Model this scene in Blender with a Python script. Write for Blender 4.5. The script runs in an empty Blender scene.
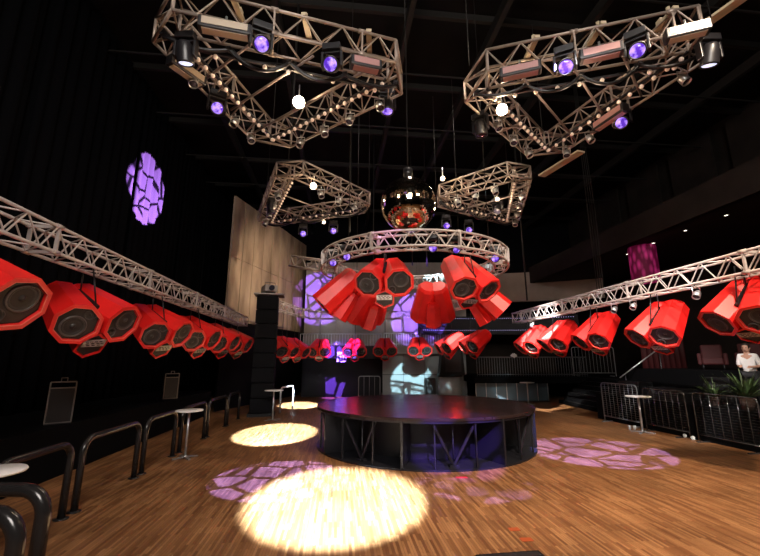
import bpy, math, random
from math import sin, cos, pi, radians, atan2, sqrt
from mathutils import Vector, Matrix
random.seed(7)
S = bpy.context.scene
C = S.collection
V = Vector
RA = radians(6.1)            # the room's long axis leans this much to the left of the camera's heading

# ------------------------------------------------------------------ mesh collector
class MB:
    def __init__(s): s.v = []; s.f = []; s.sm = []
    def add(s, vs, fs, smooth=False):
        b = len(s.v); s.v += [tuple(v) for v in vs]
        for f in fs: s.f.append(tuple(i + b for i in f)); s.sm.append(smooth)
        return s
    def box(s, c, d, R=None):
        c = V(c); vs = []
        for x in (-.5, .5):
            for y in (-.5, .5):
                for z in (-.5, .5):
                    p = V((x * d[0], y * d[1], z * d[2]))
                    if R is not None: p = R @ p
                    vs.append(c + p)
        return s.add(vs, [(0, 1, 3, 2), (4, 6, 7, 5), (0, 4, 5, 1), (2, 3, 7, 6), (0, 2, 6, 4), (1, 5, 7, 3)])
    def bar(s, p0, p1, w, h, up=(0, 0, 1)):
        p0, p1 = V(p0), V(p1); d = p1 - p0; L = d.length; d.normalize()
        r = d.cross(V(up))
        if r.length < 1e-4: r = d.cross(V((1, 0, 0)))
        r.normalize(); u = r.cross(d)
        M = Matrix((r, d, u)).transposed()
        return s.box((p0 + p1) / 2, (w, L, h), M)
    def tube(s, p0, p1, r, n=8, r1=None, caps=True):
        return s.path([p0, p1], r, n, False, caps, r1)
    def path(s, pts, r, n=8, closed=False, caps=True, r1=None):
        pts = [V(p) for p in pts]; N = len(pts); vs = []
        ref = None
        for i, p in enumerate(pts):
            a = pts[i - 1] if (i > 0 or closed) else p
            b = pts[(i + 1) % N] if (i < N - 1 or closed) else p
            t = (b - a)
            if t.length < 1e-9: t = V((0, 0, 1))
            t.normalize()
            if ref is None:
                ref = V((0, 0, 1)) if abs(t.z) < .9 else V((1, 0, 0))
            x = t.cross(ref)
            if x.length < 1e-3: x = t.cross(V((0.3, 1, 0.2)))
            x.normalize(); y = x.cross(t); ref = y
            rr = r if (r1 is None or i < N - 1) else r1
            for k in range(n):
                a_ = 2 * pi * k / n
                vs.append(p + x * cos(a_) * rr + y * sin(a_) * rr)
        fs = []
        for i in range(N if closed else N - 1):
            j = (i + 1) % N
            for k in range(n):
                l = (k + 1) % n
                fs.append((i * n + k, i * n + l, j * n + l, j * n + k))
        s.add(vs, fs, True)
        if caps and not closed:
            b = len(s.v) - N * n
            s.f.append(tuple(b + k for k in reversed(range(n)))); s.sm.append(False)
            s.f.append(tuple(b + (N - 1) * n + k for k in range(n))); s.sm.append(False)
        return s
    def lathe(s, prof, n=24, M=None, smooth=True):
        # prof: list of (radius, z); M: Matrix 4x4
        vs = []; rings = []
        for (r, z) in prof:
            if r < 1e-6:
                rings.append([len(vs)]); vs.append(V((0, 0, z)))
            else:
                rings.append(list(range(len(vs), len(vs) + n)))
                for k in range(n): vs.append(V((r * cos(2 * pi * k / n), r * sin(2 * pi * k / n), z)))
        fs = []
        for a, b in zip(rings, rings[1:]):
            for k in range(n):
                l = (k + 1) % n
                if len(a) == 1 and len(b) == 1: continue
                if len(a) == 1: fs.append((a[0], b[l], b[k]))
                elif len(b) == 1: fs.append((a[k], a[l], b[0]))
                else: fs.append((a[k], a[l], b[l], b[k]))
        if M is not None: vs = [M @ v for v in vs]
        return s.add(vs, fs, smooth)
    def prism(s, poly, z0, z1, M=None):
        n = len(poly)
        vs = [V((x, y, z0)) for x, y in poly] + [V((x, y, z1)) for x, y in poly]
        if M is not None: vs = [M @ v for v in vs]
        return s.add(vs, [tuple(reversed(range(n))), tuple(range(n, 2 * n))] + [(k, (k + 1) % n, n + (k + 1) % n, n + k) for k in range(n)])
    def build(s, name, mat, parent=None, loc=None, rotz=0, bevel=0):
        me = bpy.data.meshes.new(name); me.from_pydata(s.v, [], s.f)
        me.polygons.foreach_set('use_smooth', s.sm); me.update()
        o = bpy.data.objects.new(name, me); C.objects.link(o)
        me.materials.append(mat)
        if parent is not None: o.parent = parent
        if loc is not None: o.location = loc
        if rotz: o.rotation_euler = (0, 0, rotz)
        if bevel:
            m = o.modifiers.new('bevel', 'BEVEL'); m.width = bevel; m.segments = 2; m.limit_method = 'ANGLE'; m.angle_limit = radians(40)
        return o

def tag(o, label, cat, group=None, kind=None):
    o['label'] = label; o['category'] = cat
    if group: o['group'] = group
    if kind: o['kind'] = kind
    return o
def thing(name, label, cat, loc=(0, 0, 0), rotz=0, group=None):
    o = bpy.data.objects.new(name, None); C.objects.link(o)
    o.location = loc; o.rotation_euler = (0, 0, rotz); o.empty_display_size = .1
    return tag(o, label, cat, group)
def struct(mb, name, mat, **k):
    o = mb.build(name, mat, **k); o['kind'] = 'structure'; return o
def copy_tree(o, parent=None):
    c = o.copy(); C.objects.link(c)
    if parent is not None: c.parent = parent
    for ch in list(o.children): copy_tree(ch, c)
    return c
def along(d, p=(0, 0, 0)):
    # matrix whose +Z points along d
    d = V(d).normalized(); return Matrix.Translation(V(p)) @ d.to_track_quat('Z', 'Y').to_matrix().to_4x4()

# ------------------------------------------------------------------ materials
def mat(name, col, rough=.5, metal=0, emit=None, estr=0, spec=.5, noise=None, bump=0, coat=0):
    m = bpy.data.materials.new(name); m.use_nodes = True
    nt = m.node_tree; b = nt.nodes['Principled BSDF']
    b.inputs['Base Color'].default_value = (*col, 1); b.inputs['Roughness'].default_value = rough
    b.inputs['Metallic'].default_value = metal; b.inputs['Specular IOR Level'].default_value = spec
    if coat: b.inputs['Coat Weight'].default_value = coat; b.inputs['Coat Roughness'].default_value = .2
    if emit: b.inputs['Emission Color'].default_value = (*emit, 1); b.inputs['Emission Strength'].default_value = estr
    if noise:
        sc, amt = noise
        tc = nt.nodes.new('ShaderNodeTexCoord'); nz = nt.nodes.new('ShaderNodeTexNoise'); nz.inputs['Scale'].default_value = sc
        nz.inputs['Detail'].default_value = 5
        nt.links.new(tc.outputs['Object'], nz.inputs['Vector'])
        r = nt.nodes.new('ShaderNodeMapRange'); r.inputs['From Min'].default_value = .3; r.inputs['From Max'].default_value = .7
        r.inputs['To Min'].default_value = 1 - amt; r.inputs['To Max'].default_value = 1 + amt
        nt.links.new(nz.outputs['Fac'], r.inputs['Value'])
        mx = nt.nodes.new('ShaderNodeVectorMath'); mx.operation = 'SCALE'; mx.inputs[0].default_value = col
        nt.links.new(r.outputs['Result'], mx.inputs['Scale'])
        nt.links.new(mx.outputs['Vector'], b.inputs['Base Color'])
        if bump:
            bp = nt.nodes.new('ShaderNodeBump'); bp.inputs['Strength'].default_value = bump; bp.inputs['Distance'].default_value = .02
            nt.links.new(nz.outputs['Fac'], bp.inputs['Height']); nt.links.new(bp.outputs['Normal'], b.inputs['Normal'])
    return m

M_red = mat('red_lacquer', (.70, .012, .010), .42, noise=(3, .08))
M_redtrim = mat('pale_red_trim', (.75, .13, .10), .4)
M_baffle = mat('dark_baffle', (.014, .011, .010), .6)
M_cone = mat('speaker_cone', (.026, .022, .021), .45)
M_ringm = mat('driver_ring', (.08, .07, .068), .35, .3)
M_plate = mat('silver_plate', (.42, .40, .38), .4, .5)
M_black = mat('black_paint', (.006, .006, .007), .5, spec=.3)
M_blackm = mat('black_metal', (.012, .012, .013), .3, .2)
M_alu = mat('truss_aluminium', (.30, .235, .195), .45, .4, noise=(6, .1))
M_aluw = mat('side_truss_aluminium', (.42, .365, .34), .42, .35, noise=(6, .1))
M_steel = mat('steel', (.5, .5, .5), .3, .8)
M_chrome = mat('chrome_tube', (.022, .02, .02), .2, .3)
M_tabletop = mat('white_table_top', (.75, .72, .7), .35)
M_mirror = mat('mirror_tile', (.78, .66, .50), .06, 1.0)
M_bulb = mat('warm_bulb', (1, .8, .5), .3, emit=(1, .72, .36), estr=40)
M_smallbulb = mat('lamp_cap', (.8, .7, .6), .25, emit=(1, .62, .45), estr=.13)
M_bigbulb = mat('flood_glass', (1, .9, .7), .3, emit=(1, .80, .42), estr=3.5)
M_lens = mat('purple_lens', (.05, .02, .2), .1, emit=(.26, .07, 1), estr=1.7)
nt = M_lens.node_tree; tc = nt.nodes.new('ShaderNodeTexCoord'); nz = nt.nodes.new('ShaderNodeTexNoise'); nz.inputs['Scale'].default_value = 9; rp = nt.nodes.new('ShaderNodeValToRGB')
rp.color_ramp.elements[0].position = .42; rp.color_ramp.elements[0].color = (.05, .012, .3, 1); rp.color_ramp.elements[1].position = .62; rp.color_ramp.elements[1].color = (.5, .3, 1, 1)
nt.links.new(tc.outputs['Object'], nz.inputs['Vector']); nt.links.new(nz.outputs['Fac'], rp.inputs['Fac']); nt.links.new(rp.outputs['Color'], nt.nodes['Principled BSDF'].inputs['Emission Color'])
M_lensw = mat('white_lens', (.8, .85, 1), .1, emit=(.7, .75, 1), estr=1.2)
M_lensd = mat('dim_lens', (.03, .03, .05), .08)
M_fix = mat('fixture_black', (.012, .011, .013), .38)
M_panelw = mat('strip_reflector', (.42, .34, .26), .4)
M_panelr = mat('strip_reflector_pink', (.35, .18, .17), .4)
M_wall = mat('black_wall', (.002, .002, .003), .9, spec=.1, noise=(1.5, .3))
M_vel = mat('matt_black', (.004, .004, .005), .8, spec=.1)
M_wallr = mat('dark_brown_wall', (.016, .012, .010), .8, spec=.15, noise=(1.2, .3))
M_ceil = mat('black_ceiling', (.005, .0045, .0042), .9, spec=.1, noise=(1, .3))
M_beam = mat('ceiling_steel', (.012, .011, .010), .6, spec=.2)
M_ledge = mat('black_carpet', (.003, .003, .0035), .9, spec=.06)
M_grey = mat('grey_render', (.30, .29, .28), .75, noise=(2, .12))
M_white = mat('white_wall_panel', (.36, .40, .41), .6, noise=(2, .06))
M_fascia = mat('shaded_grey_fascia', (.02, .02, .024), .6, spec=.2)  # grey fascia darkened to near black, its lack of light put into colour
M_taupe = mat('taupe_fascia', (.34, .27, .22), .7, noise=(1.5, .12))
M_glass = mat('bluish_glass', (.10, .15, .18), .12)
M_rail = mat('painted_railing', (.45, .46, .47), .4, .3)
M_railw = mat('white_railing', (.75, .77, .78), .4)
M_curtain = mat('black_velvet', (.0022, .0022, .003), .95, spec=.05)
M_magenta = mat('magenta_fabric', (.55, .03, .2), .7, emit=(.8, .02, .25), estr=.12)
M_redfab = mat('red_fabric', (.05, .002, .003), .7)
M_tape = mat('orange_tape', (.30, .055, .014), .5)
M_tapered = mat('red_tape', (.5, .03, .03), .5)
M_skin = mat('skin', (.5, .28, .2), .5)
M_hair = mat('dark_hair', (.02, .012, .008), .5)
M_shirt = mat('white_shirt', (.75, .75, .75), .7)
M_trouser = mat('dark_trousers', (.02, .02, .025), .8)
M_leaf = mat('leaf', (.05, .09, .03), .5, noise=(8, .4))
M_pot = mat('clay_pot', (.08, .05, .04), .7)
M_cup = mat('clear_plastic_cup', (.7, .75, .78), .15)
M_board = mat('plywood_board', (.5, .4, .27), .5, noise=(4, .15))
M_projector = mat('grey_casing', (.28, .26, .25), .5)

def axis_coords(nt, obj='Object', rot=RA):
    tc = nt.nodes.new('ShaderNodeTexCoord'); mp = nt.nodes.new('ShaderNodeMapping')
    mp.inputs['Rotation'].default_value = (0, 0, rot)
    nt.links.new(tc.outputs[obj], mp.inputs['Vector']); return mp
def parquet():
    m = bpy.data.materials.new('strip_parquet'); m.use_nodes = True; nt = m.node_tree; b = nt.nodes['Principled BSDF']
    mp = axis_coords(nt, rot=-radians(96.1))
    br = nt.nodes.new('ShaderNodeTexBrick'); br.inputs['Scale'].default_value = 1
    br.inputs['Brick Width'].default_value = .5; br.inputs['Row Height'].default_value = .036
    br.inputs['Mortar Size'].default_value = .0022; br.offset = .37
    br.inputs['Color1'].default_value = (0, 0, 0, 1); br.inputs['Color2'].default_value = (1, 1, 1, 1); br.inputs['Mortar'].default_value = (.0, .0, .0, 1)
    nt.links.new(mp.outputs['Vector'], br.inputs['Vector'])
    rp = nt.nodes.new('ShaderNodeValToRGB'); e = rp.color_ramp.elements
    e[0].position = 0; e[0].color = (.12, .047, .018, 1); e[1].position = 1; e[1].color = (.30, .145, .060, 1)
    x = rp.color_ramp.elements.new(.5); x.color = (.205, .092, .036, 1)
    nt.links.new(br.outputs['Color'], rp.inputs['Fac'])
    nz = nt.nodes.new('ShaderNodeTexNoise'); nz.inputs['Scale'].default_value = .9; nz.inputs['Detail'].default_value = 6
    nt.links.new(mp.outputs['Vector'], nz.inputs['Vector'])
    mr = nt.nodes.new('ShaderNodeMapRange'); mr.inputs['From Min'].default_value = .3; mr.inputs['From Max'].default_value = .7
    mr.inputs['To Min'].default_value = .75; mr.inputs['To Max'].default_value = 1.2
    nt.links.new(nz.outputs['Fac'], mr.inputs['Value'])
    sc = nt.nodes.new('ShaderNodeVectorMath'); sc.operation = 'SCALE'
    nt.links.new(rp.outputs['Color'], sc.inputs[0]); nt.links.new(mr.outputs['Result'], sc.inputs['Scale'])
    nt.links.new(sc.outputs['Vector'], b.inputs['Base Color'])
    b.inputs['Roughness'].default_value = .42; b.inputs['Specular IOR Level'].default_value = .35
    bp = nt.nodes.new('ShaderNodeBump'); bp.inputs['Strength'].default_value = .15; bp.inputs['Distance'].default_value = .004
    nt.links.new(br.outputs['Color'], bp.inputs['Height']); nt.links.new(bp.outputs['Normal'], b.inputs['Normal'])
    return m
M_floor = parquet()
def deckmat():
    m = bpy.data.materials.new('dark_stage_deck'); m.use_nodes = True; nt = m.node_tree; b = nt.nodes['Principled BSDF']
    mp = axis_coords(nt, rot=.4)
    br = nt.nodes.new('ShaderNodeTexBrick'); br.inputs['Scale'].default_value = 1
    br.inputs['Brick Width'].default_value = 2.0; br.inputs['Row Height'].default_value = 1.0; br.inputs['Mortar Size'].default_value = .006
    br.inputs['Color1'].default_value = (.018, .011, .011, 1); br.inputs['Color2'].default_value = (.026, .015, .014, 1); br.inputs['Mortar'].default_value = (.006, .005, .005, 1)
    nt.links.new(mp.outputs['Vector'], br.inputs['Vector']); nt.links.new(br.outputs['Color'], b.inputs['Base Color'])
    nz = nt.nodes.new('ShaderNodeTexNoise'); nz.inputs['Scale'].default_value = 2.5; nz.inputs['Detail'].default_value = 6
    nt.links.new(mp.outputs['Vector'], nz.inputs['Vector'])
    mr = nt.nodes.new('ShaderNodeMapRange'); mr.inputs['To Min'].default_value = .1; mr.inputs['To Max'].default_value = .3
    nt.links.new(nz.outputs['Fac'], mr.inputs['Value']); nt.links.new(mr.outputs['Result'], b.inputs['Roughness'])
    return m
M_deck = deckmat()
M_stagefin = mat('stage_black_panel', (.010, .010, .013), .42, spec=.35)
def panelmat(name, c1, c2):
    m = bpy.data.materials.new(name); m.use_nodes = True; nt = m.node_tree; b = nt.nodes['Principled BSDF']
    tc = nt.nodes.new('ShaderNodeTexCoord'); mp = nt.nodes.new('ShaderNodeMapping'); mp.inputs['Scale'].default_value = (.8, .8, .25)
    nt.links.new(tc.outputs['Object'], mp.inputs['Vector'])
    nz = nt.nodes.new('ShaderNodeTexNoise'); nz.inputs['Scale'].default_value = 1.6; nz.inputs['Detail'].default_value = 7
    nt.links.new(mp.outputs['Vector'], nz.inputs['Vector'])
    rp = nt.nodes.new('ShaderNodeValToRGB'); e = rp.color_ramp.elements
    e[0].position = .32; e[0].color = (*c1, 1); e[1].position = .68; e[1].color = (*c2, 1)
    nt.links.new(nz.outputs['Fac'], rp.inputs['Fac']); nt.links.new(rp.outputs['Color'], b.inputs['Base Color'])
    b.inputs['Roughness'].default_value = .75
    return m
M_tan = panelmat('tan_wall_board', (.17, .115, .075), (.42, .31, .21))
M_beige = panelmat('beige_wall_board', (.24, .21, .19), (.34, .31, .28))

# ------------------------------------------------------------------ SETTING
def axp(x0, y):  # a point on a line parallel to the room axis
    return x0 - .107 * y
def quadwall(mb, x0, y0, x1, y1, z0, z1, th=.2):
    d = V((x1 - x0, y1 - y0, 0)); mb.bar((x0, y0, (z0 + z1) / 2), (x1, y1, (z0 + z1) / 2), th, z1 - z0)
    return mb
struct(MB().box((2, 12, -.1), (44, 44, .2)), 'floor', M_floor)
struct(MB().box((2, 12, 13.1), (44, 44, .2)), 'ceiling', M_ceil)
struct(quadwall(MB(), axp(-7.9, -9), -9, axp(-7.9, 28), 28, 0, 13), 'wall_left', M_wall)
struct(quadwall(MB(), axp(17.5, -9), -9, axp(17.5, 28), 28, 0, 13), 'wall_right', M_wallr)
struct(MB().box((3, 28.2, 6.5), (32, .2, 13)), 'wall_back', M_wall)
struct(MB().box((3, -8, 6.5), (32, .2, 13)), 'wall_front', M_wall)
# tan board wall in the far left corner, boards with open joints
mb = MB(); a, b = V((-7.2, 17.8, 0)), V((-5.3, 26.4, 0)); n = 9
d = (b - a) / n
for k in range(n):
    for z0, z1 in ((4.05, 7.1), (7.12, 10.2)):
        p0 = a + d * (k + .035); p1 = a + d * (k + .965)
        mb.bar(p0 + V((0, 0, (z0 + z1) / 2)), p1 + V((0, 0, (z0 + z1) / 2)), .1 + .02 * ((k * 7) % 3), z1 - z0)
struct(mb, 'wall_corner', M_tan)
mb = MB()
mb.bar((-7.3, 17.8, 2.0), (-5.4, 26.4, 2.0), .1, 4.0)
struct(mb, 'wall_corner_base', M_wall)
# beige boards of the upper back wall
mb = MB(); x = -4.9
while x < 5.2:
    mb.box((x + .52, 25.0, 5.75), (1.03, .12 + .02 * (int(x * 3) % 2), 5.7)); x += 1.05
struct(mb, 'wall_back_upper', M_beige)
# lower back wall (white panels with a seam) and the dark recess on its left
mb = MB(); x = .15
while x < 5.2:
    mb.box((x + .64, 24.3, .68), (1.27, .1, 1.32)); mb.box((x + .64, 24.3, 2.0), (1.27, .1, 1.26)); x += 1.29
struct(mb, 'wall_back_lower', M_white)
struct(MB().box((-2.4, 24.9, 1.15), (5.0, .1, 2.3)), 'wall_back_recess', M_fascia)
# mezzanine slab above them
mb = MB(); mb.box((-2.3, 24.0, 2.68), (5.0, 2.1, .72))
struct(mb, 'balcony_slab', M_fascia)
mb = MB(); mb.box((2.75, 24.35, 2.83), (5.1, 1.3, .5))
struct(mb, 'balcony_slab_light', M_grey)
# gallery on the right of the back wall
mb = MB(); mb.box((8.4, 24.5, 1.18), (6.6, 6.0, .36)); mb.box((13.7, 22, .67), (4.0, 11, 1.34))
struct(mb, 'gallery_slab', M_ledge)
struct(MB().box((8.4, 26.6, 2.7), (6.8, .2, 5.4)), 'gallery_back_wall', M_wallr)
# upper back balcony fronts, curved
def arc_band(mb, cx, cy, R, a0, a1, z0, z1, th, n=24):
    vs = []
    for k in range(n + 1):
        a = a0 + (a1 - a0) * k / n
        for rr in (R, R + th):
            for z in (z0, z1): vs.append((cx + rr * cos(a), cy + rr * sin(a), z))
    fs = []
    for k in range(n):
        i, j = 4 * k, 4 * (k + 1)
        fs += [(i, i + 1, j + 1, j), (i + 2, j + 2, j + 3, i + 3), (i + 1, i + 3, j + 3, j + 1), (i, j, j + 2, i + 2)]
    fs += [(0, 2, 3, 1), (4 * n, 4 * n + 1, 4 * n + 3, 4 * n + 2)]
    return mb.add(vs, fs)
struct(arc_band(MB(), 5.8, 9.5, 14.2, radians(66), radians(104), 3.75, 4.85, .25), 'balcony_front', M_fascia)
struct(arc_band(MB(), 5.8, 9.5, 14.9, radians(60), radians(86), 5.85, 7.7, .3), 'balcony_front_upper', M_taupe)
# upper gallery along the right wall
mb = MB()
mb.bar((axp(12.2, 2), 2, 7.5), (axp(12.2, 24), 24, 7.5), .25, 1.0)
mb.bar((axp(14.9, 2), 2, 7.1), (axp(14.9, 24), 24, 7.1), 5.4, .2)
struct(mb, 'balcony_right', M_wallr)
mb = MB()
for k, y in enumerate((7, 10, 13, 16, 19, 22)):
    mb.bar((axp(16.9, y), y, 10.2), (axp(16.9, y + 2.2), y + 2.2, 10.2), .12, 4.6)
struct(mb, 'wall_right_panels', M_wallr)
# raised platforms along both sides
mb = MB(); yA, yB = 3.0, 16.8
mb.bar((-5.45 - 1.35 - .1 * yA, yA, .475), (-5.45 - 1.35 - .1 * yB, yB, .475), 2.7, .95)
struct(mb, 'platform_left', M_ledge)
mb = MB(); yA, yB = 3.5, 16.2
mb.bar((10.4 + 3.2 - .125 * yA, yA, .475), (10.4 + 3.2 - .125 * yB, yB, .475), 6.2, .95)
mb.bar((14.0 - .125 * yA, yA, 1.42), (14.0 - .125 * yB, yB, 1.42), 4.0, .94)
struct(mb, 'platform_right', M_ledge)
# stairs up to the gallery
mb = MB()
for k in range(7):
    x0 = 9.45 + .27 * k
    mb.box(((x0 + 11.7) / 2, 19.45 + .08 * k, .19 * (k + .5)), (11.7 - x0, 3.6 - .16 * k, .19))
struct(mb, 'stairs', M_ledge)
mb = MB()
for k in range(7):
    x0 = 9.45 + .27 * k
    mb.box((x0 + .012, 19.45 + .08 * k, .19 * (k + 1) + .006), (.05, 3.55 - .16 * k, .012))
struct(mb, 'trim_1', M_beam)
# ceiling steelwork
mb = MB()
for x0 in (-8, -5, -2, 1.9, 4.6, 7.4, 10.5, 14): mb.bar((axp(x0, -6), -6, 12.2), (axp(x0, 28), 28, 12.2), .16, .35)
for y in (0, 3.2, 6.4, 9.6, 12.8, 16, 19.2, 22.4, 25.6): mb.bar((-10, y - 1, 12.55), (17, y + 1.9, 12.55), .12, .22)
for y in (8, 11.5, 14.7, 18, 21): mb.bar((-10, y - 1, 12.0), (17, y + 1.9, 12.0), .05, .05)
struct(mb, 'ceiling_beams', M_beam)

# ------------------------------------------------------------------ TRUSSES
def box_truss(root, p0, p1, w, h, rc, rl, pitch, m, as_side=False, plates=3.0):
    """four chords and laced faces of a square truss between two local points"""
    p0, p1 = V(p0), V(p1); d = (p1 - p0); L = d.length; d.normalize()
    s = d.cross(V((0, 0, 1))).normalized(); u = s.cross(d)
    cn = [s * (w / 2) + u * (h / 2), -s * (w / 2) + u * (h / 2), -s * (w / 2) - u * (h / 2), s * (w / 2) - u * (h / 2)]
    par = root
    lace = MB(); n = max(2, round(L / pitch))
    faces = MB()
    for i in range(4):
        a, b = cn[i], cn[(i + 1) % 4]
        pts = []
        for k in range(n + 1):
            q = p0 + d * (L * k / n) + (a if (k + i) % 2 == 0 else b)
            pts.append(q)
        for q, r in zip(pts, pts[1:]): lace.tube(q, r, rl, 5, caps=False)
    # end frames
    for e in (p0 + d * .02, p1 - d * .02):
        for i in range(4): lace.tube(e + cn[i], e + cn[(i + 1) % 4], rl * 1.2, 5, caps=False)
    if as_side:
        par = lace.build('truss_side', m, root)
    else:
        lace.build('lacing', m, root)
    for c in cn: MB().tube(p0 + c, p1 + c, rc, 7).build('chord', m, par)
    if plates:
        q = plates
        while q < L - .4:
            pl = MB()
            for i in range(4):
                pl.tube(p0 + d * (q - .07) + cn[i], p0 + d * (q + .07) + cn[i], rc * 1.5, 7)
                pl.bar(p0 + d * q + cn[i], p0 + d * q + cn[(i + 1) % 4], .05, .03, d)
            pl.build('coupling', m, par); q += plates
    return par
def straight_truss(name, label, p0, p1, group, w=.4, h=.4, pitch=.3, plates=3.0, m=None, rc=.027, rl=.014):
    p0, p1 = V(p0), V(p1); mid = (p0 + p1) / 2
    t = thing(name, label, 'truss', mid, 0, group)
    box_truss(t, p0 - mid, p1 - mid, w, h, rc, rl, pitch, m or M_aluw, plates=plates)
    return t
GS = 'side trusses carrying the red loudspeakers'
TL0, TL1 = V((-4.78, 2.6, 4.0)), V((-6.5, 18.3, 4.0))
TR0, TR1 = V((7.32, 4.0, 4.0)), V((5.95, 16.75, 4.0))
straight_truss('lighting_truss', 'long aluminium truss along the left wall above the row of red loudspeakers', TL0, TL1, GS)
straight_truss('lighting_truss', 'long aluminium truss on the right side above the large red loudspeakers', TR0, TR1, GS)
straight_truss('lighting_truss', 'white-lit horizontal truss across the far end behind the hanging ring', (-4.0, 21.5, 4.68), (1.9, 21.5, 4.68), GS)
straight_truss('lighting_truss', 'short truss in the far left corner behind the black loudspeaker column', (-4.85, 17.6, 4.7), (-4.1, 21.3, 4.7), GS)
straight_truss('lighting_truss', 'truss behind the ring loudspeakers in the far right corner', (2.0, 21.3, 4.7), (4.3, 15.6, 4.7), GS)
straight_truss('lighting_truss', 'short truss stub at left edge of the circular ring truss', (-2.6, 11.2, 5.1), (-1.65, 10.7, 4.85), GS, .3, .3, .22, 0, M_alu)

# circular truss
RC, RR = V((.9, 10.2, 4.73)), 2.3
t = thing('ring_truss', 'circular aluminium truss hanging below the mirror ball', 'truss', RC)
lace = MB(); n = 64; hw = .17
cn = [(RR + hw, hw), (RR - hw, hw), (RR - hw, -hw), (RR + hw, -hw)]
P = lambda a, c: V((c[0] * cos(a), c[0] * sin(a), c[1]))
for i in range(4):
    for k in range(n):
        a0, a1 = 2 * pi * k / n, 2 * pi * (k + 1) / n
        c0, c1 = (cn[i], cn[(i + 1) % 4]) if k % 2 == 0 else (cn[(i + 1) % 4], cn[i])
        lace.tube(P(a0, c0), P(a1, c1), .014, 5, caps=False)
lace.build('lacing', M_aluw, t)
for c in cn:
    MB().path([P(2 * pi * k / 96, c) for k in range(96)], .027, 7, True).build('chord', M_aluw, t)
for k in range(8):
    a = 2 * pi * (k + .42) / 8; pl = MB()
    for i in range(4):
        dd = V((-sin(a), cos(a), 0))
        pl.bar(P(a, cn[i]), P(a, cn[(i + 1) % 4]), .1, .03, dd); pl.tube(P(a, cn[i]) - dd * .07, P(a, cn[i]) + dd * .07, .04, 7)
    pl.build('coupling', M_aluw, t)
for k in range(4):
    a = pi / 4 + k * pi / 2
    MB().tube(P(a, (RR, hw)), P(a, (RR, hw)) + V((0, 0, 7.0)), .008, 5).build('suspension_cable', M_beam, t)

# triangular trusses
def tri_truss(label, pts, z, w, h, group, m=M_alu):
    pts = [V((x, y, z)) for x, y in pts]; c = sum(pts, V()) / 3
    t = thing('triangular_truss', label, 'truss', c, 0, group)
    loc = [p - c for p in pts]; ins = w * 1.0
    for i in range(3):
        a, b = loc[i], loc[(i + 1) % 3]; d = (b - a).normalized()
        box_truss(t, a + d * ins, b - d * ins, w, h, .03, .016, .34, m, True, 1.6)
    for i in range(3):
        a, b, e = loc[i], loc[(i + 1) % 3], loc[i - 1]
        d1, d2 = (b - a).normalized(), (e - a).normalized()
        s1 = d1.cross(V((0, 0, 1))).normalized() * (w / 2); s2 = d2.cross(V((0, 0, 1))).normalized() * (w / 2)
        cb = MB(); A = [a + d1 * ins + s1, a + d1 * ins - s1]; B = [a + d2 * ins + s2, a + d2 * ins - s2]
        out1 = max(A, key=lambda q: q.length); out2 = max(B, key=lambda q: q.length)
        in1 = min(A, key=lambda q: q.length); in2 = min(B, key=lambda q: q.length)
        hh = V((0, 0, h / 2))
        for sg in (1, -1):
            cb.tube(out1 + hh * sg, out2 + hh * sg, .03, 6); cb.tube(in1 + hh * sg, in2 + hh * sg, .03, 6)
            cb.tube(in1 + hh * sg, out2 + hh * sg, .016, 6)
        for q in (out1, out2, in1): cb.tube(q - hh, q + hh, .025, 6)
        cb.tube(out1 - hh, out2 + hh, .016, 6)
        cb.build('corner_frame', m, t)
        MB().tube(a * .93 + hh, a * .93 + hh + V((0, 0, 12.2 - z - h / 2)), .012, 5).build('suspension_chain', M_beam, t)
    return t, c, loc
GT = 'triangular trusses hung around the mirror ball'
TZ = 8.05
NL, cNL, lNL = tri_truss('large triangular truss at top left nearest the camera', [(-3.95, 5.32), (.72, 6.75), (-2.95, 9.45)], TZ, .5, .5, GT)
NR, cNR, lNR = tri_truss('large triangular truss at top right nearest the camera', [(1.72, 6.98), (6.15, 5.72), (4.65, 10.0)], TZ, .5, .5, GT)
FL, cFL, lFL = tri_truss('farther triangular truss on the left of the mirror ball', [(-2.85, 10.75), (-.25, 13.77), (-5.0, 15.5)], TZ, .45, .45, GT)
FR, cFR, lFR = tri_truss('farther triangular truss on the right of the mirror ball', [(4.47, 10.9), (1.9, 13.1), (5.6, 15.4)], TZ, .45, .45, GT)
M_beam2 = mat('scaffold_pipe', (.22, .17, .15), .45, .4)
for f0, f1 in ((.36, .36), (.58, .58), (.8, .8)):
    MB().tube(lNL[0].lerp(lNL[1], f0) + V((0, 0, -.3)), lNL[0].lerp(lNL[2], f1) + V((0, 0, -.3)), .026, 7).build('cross_pipe', M_beam2, NL)
for f0, f1 in ((.25, .25), (.45, .45), (.64, .64)):
    MB().tube(lNR[1].lerp(lNR[0], 1 - f0) + V((0, 0, -.3)), lNR[1].lerp(lNR[2], 1 - f1) + V((0, 0, -.3)), .026, 7).build('cross_pipe', M_beam2, NR)
for f in (.3, .55, .8):
    MB().tube(lFL[0].lerp(lFL[2], f) + V((0, 0, -.27)), lFL[1].lerp(lFL[2], f) + V((0, 0, -.27)), .026, 7).build('cross_pipe', M_beam2, FL)
    MB().tube(lFR[0].lerp(lFR[2], f) + V((0, 0, -.27)), lFR[1].lerp(lFR[2], f) + V((0, 0, -.27)), .026, 7).build('cross_pipe', M_beam2, FR)
for t, loc, w in ((NL, lNL, .5), (NR, lNR, .5)):
    for f in (.3, .55, .8):
        p = loc[0].lerp(loc[1], f) + V((0, 0, .27)); m_ = MB()
        m_.box(p + V((0, 0, .03)), (.1, .58, .06)); m_.tube(p + V((0, -.12, .05)), p + V((0, -.12, .2)), .035, 8); m_.box(p + V((0, .1, .1)), (.07, .12, .1))
        m_.build('hoist_clamp', M_board, t)

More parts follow.
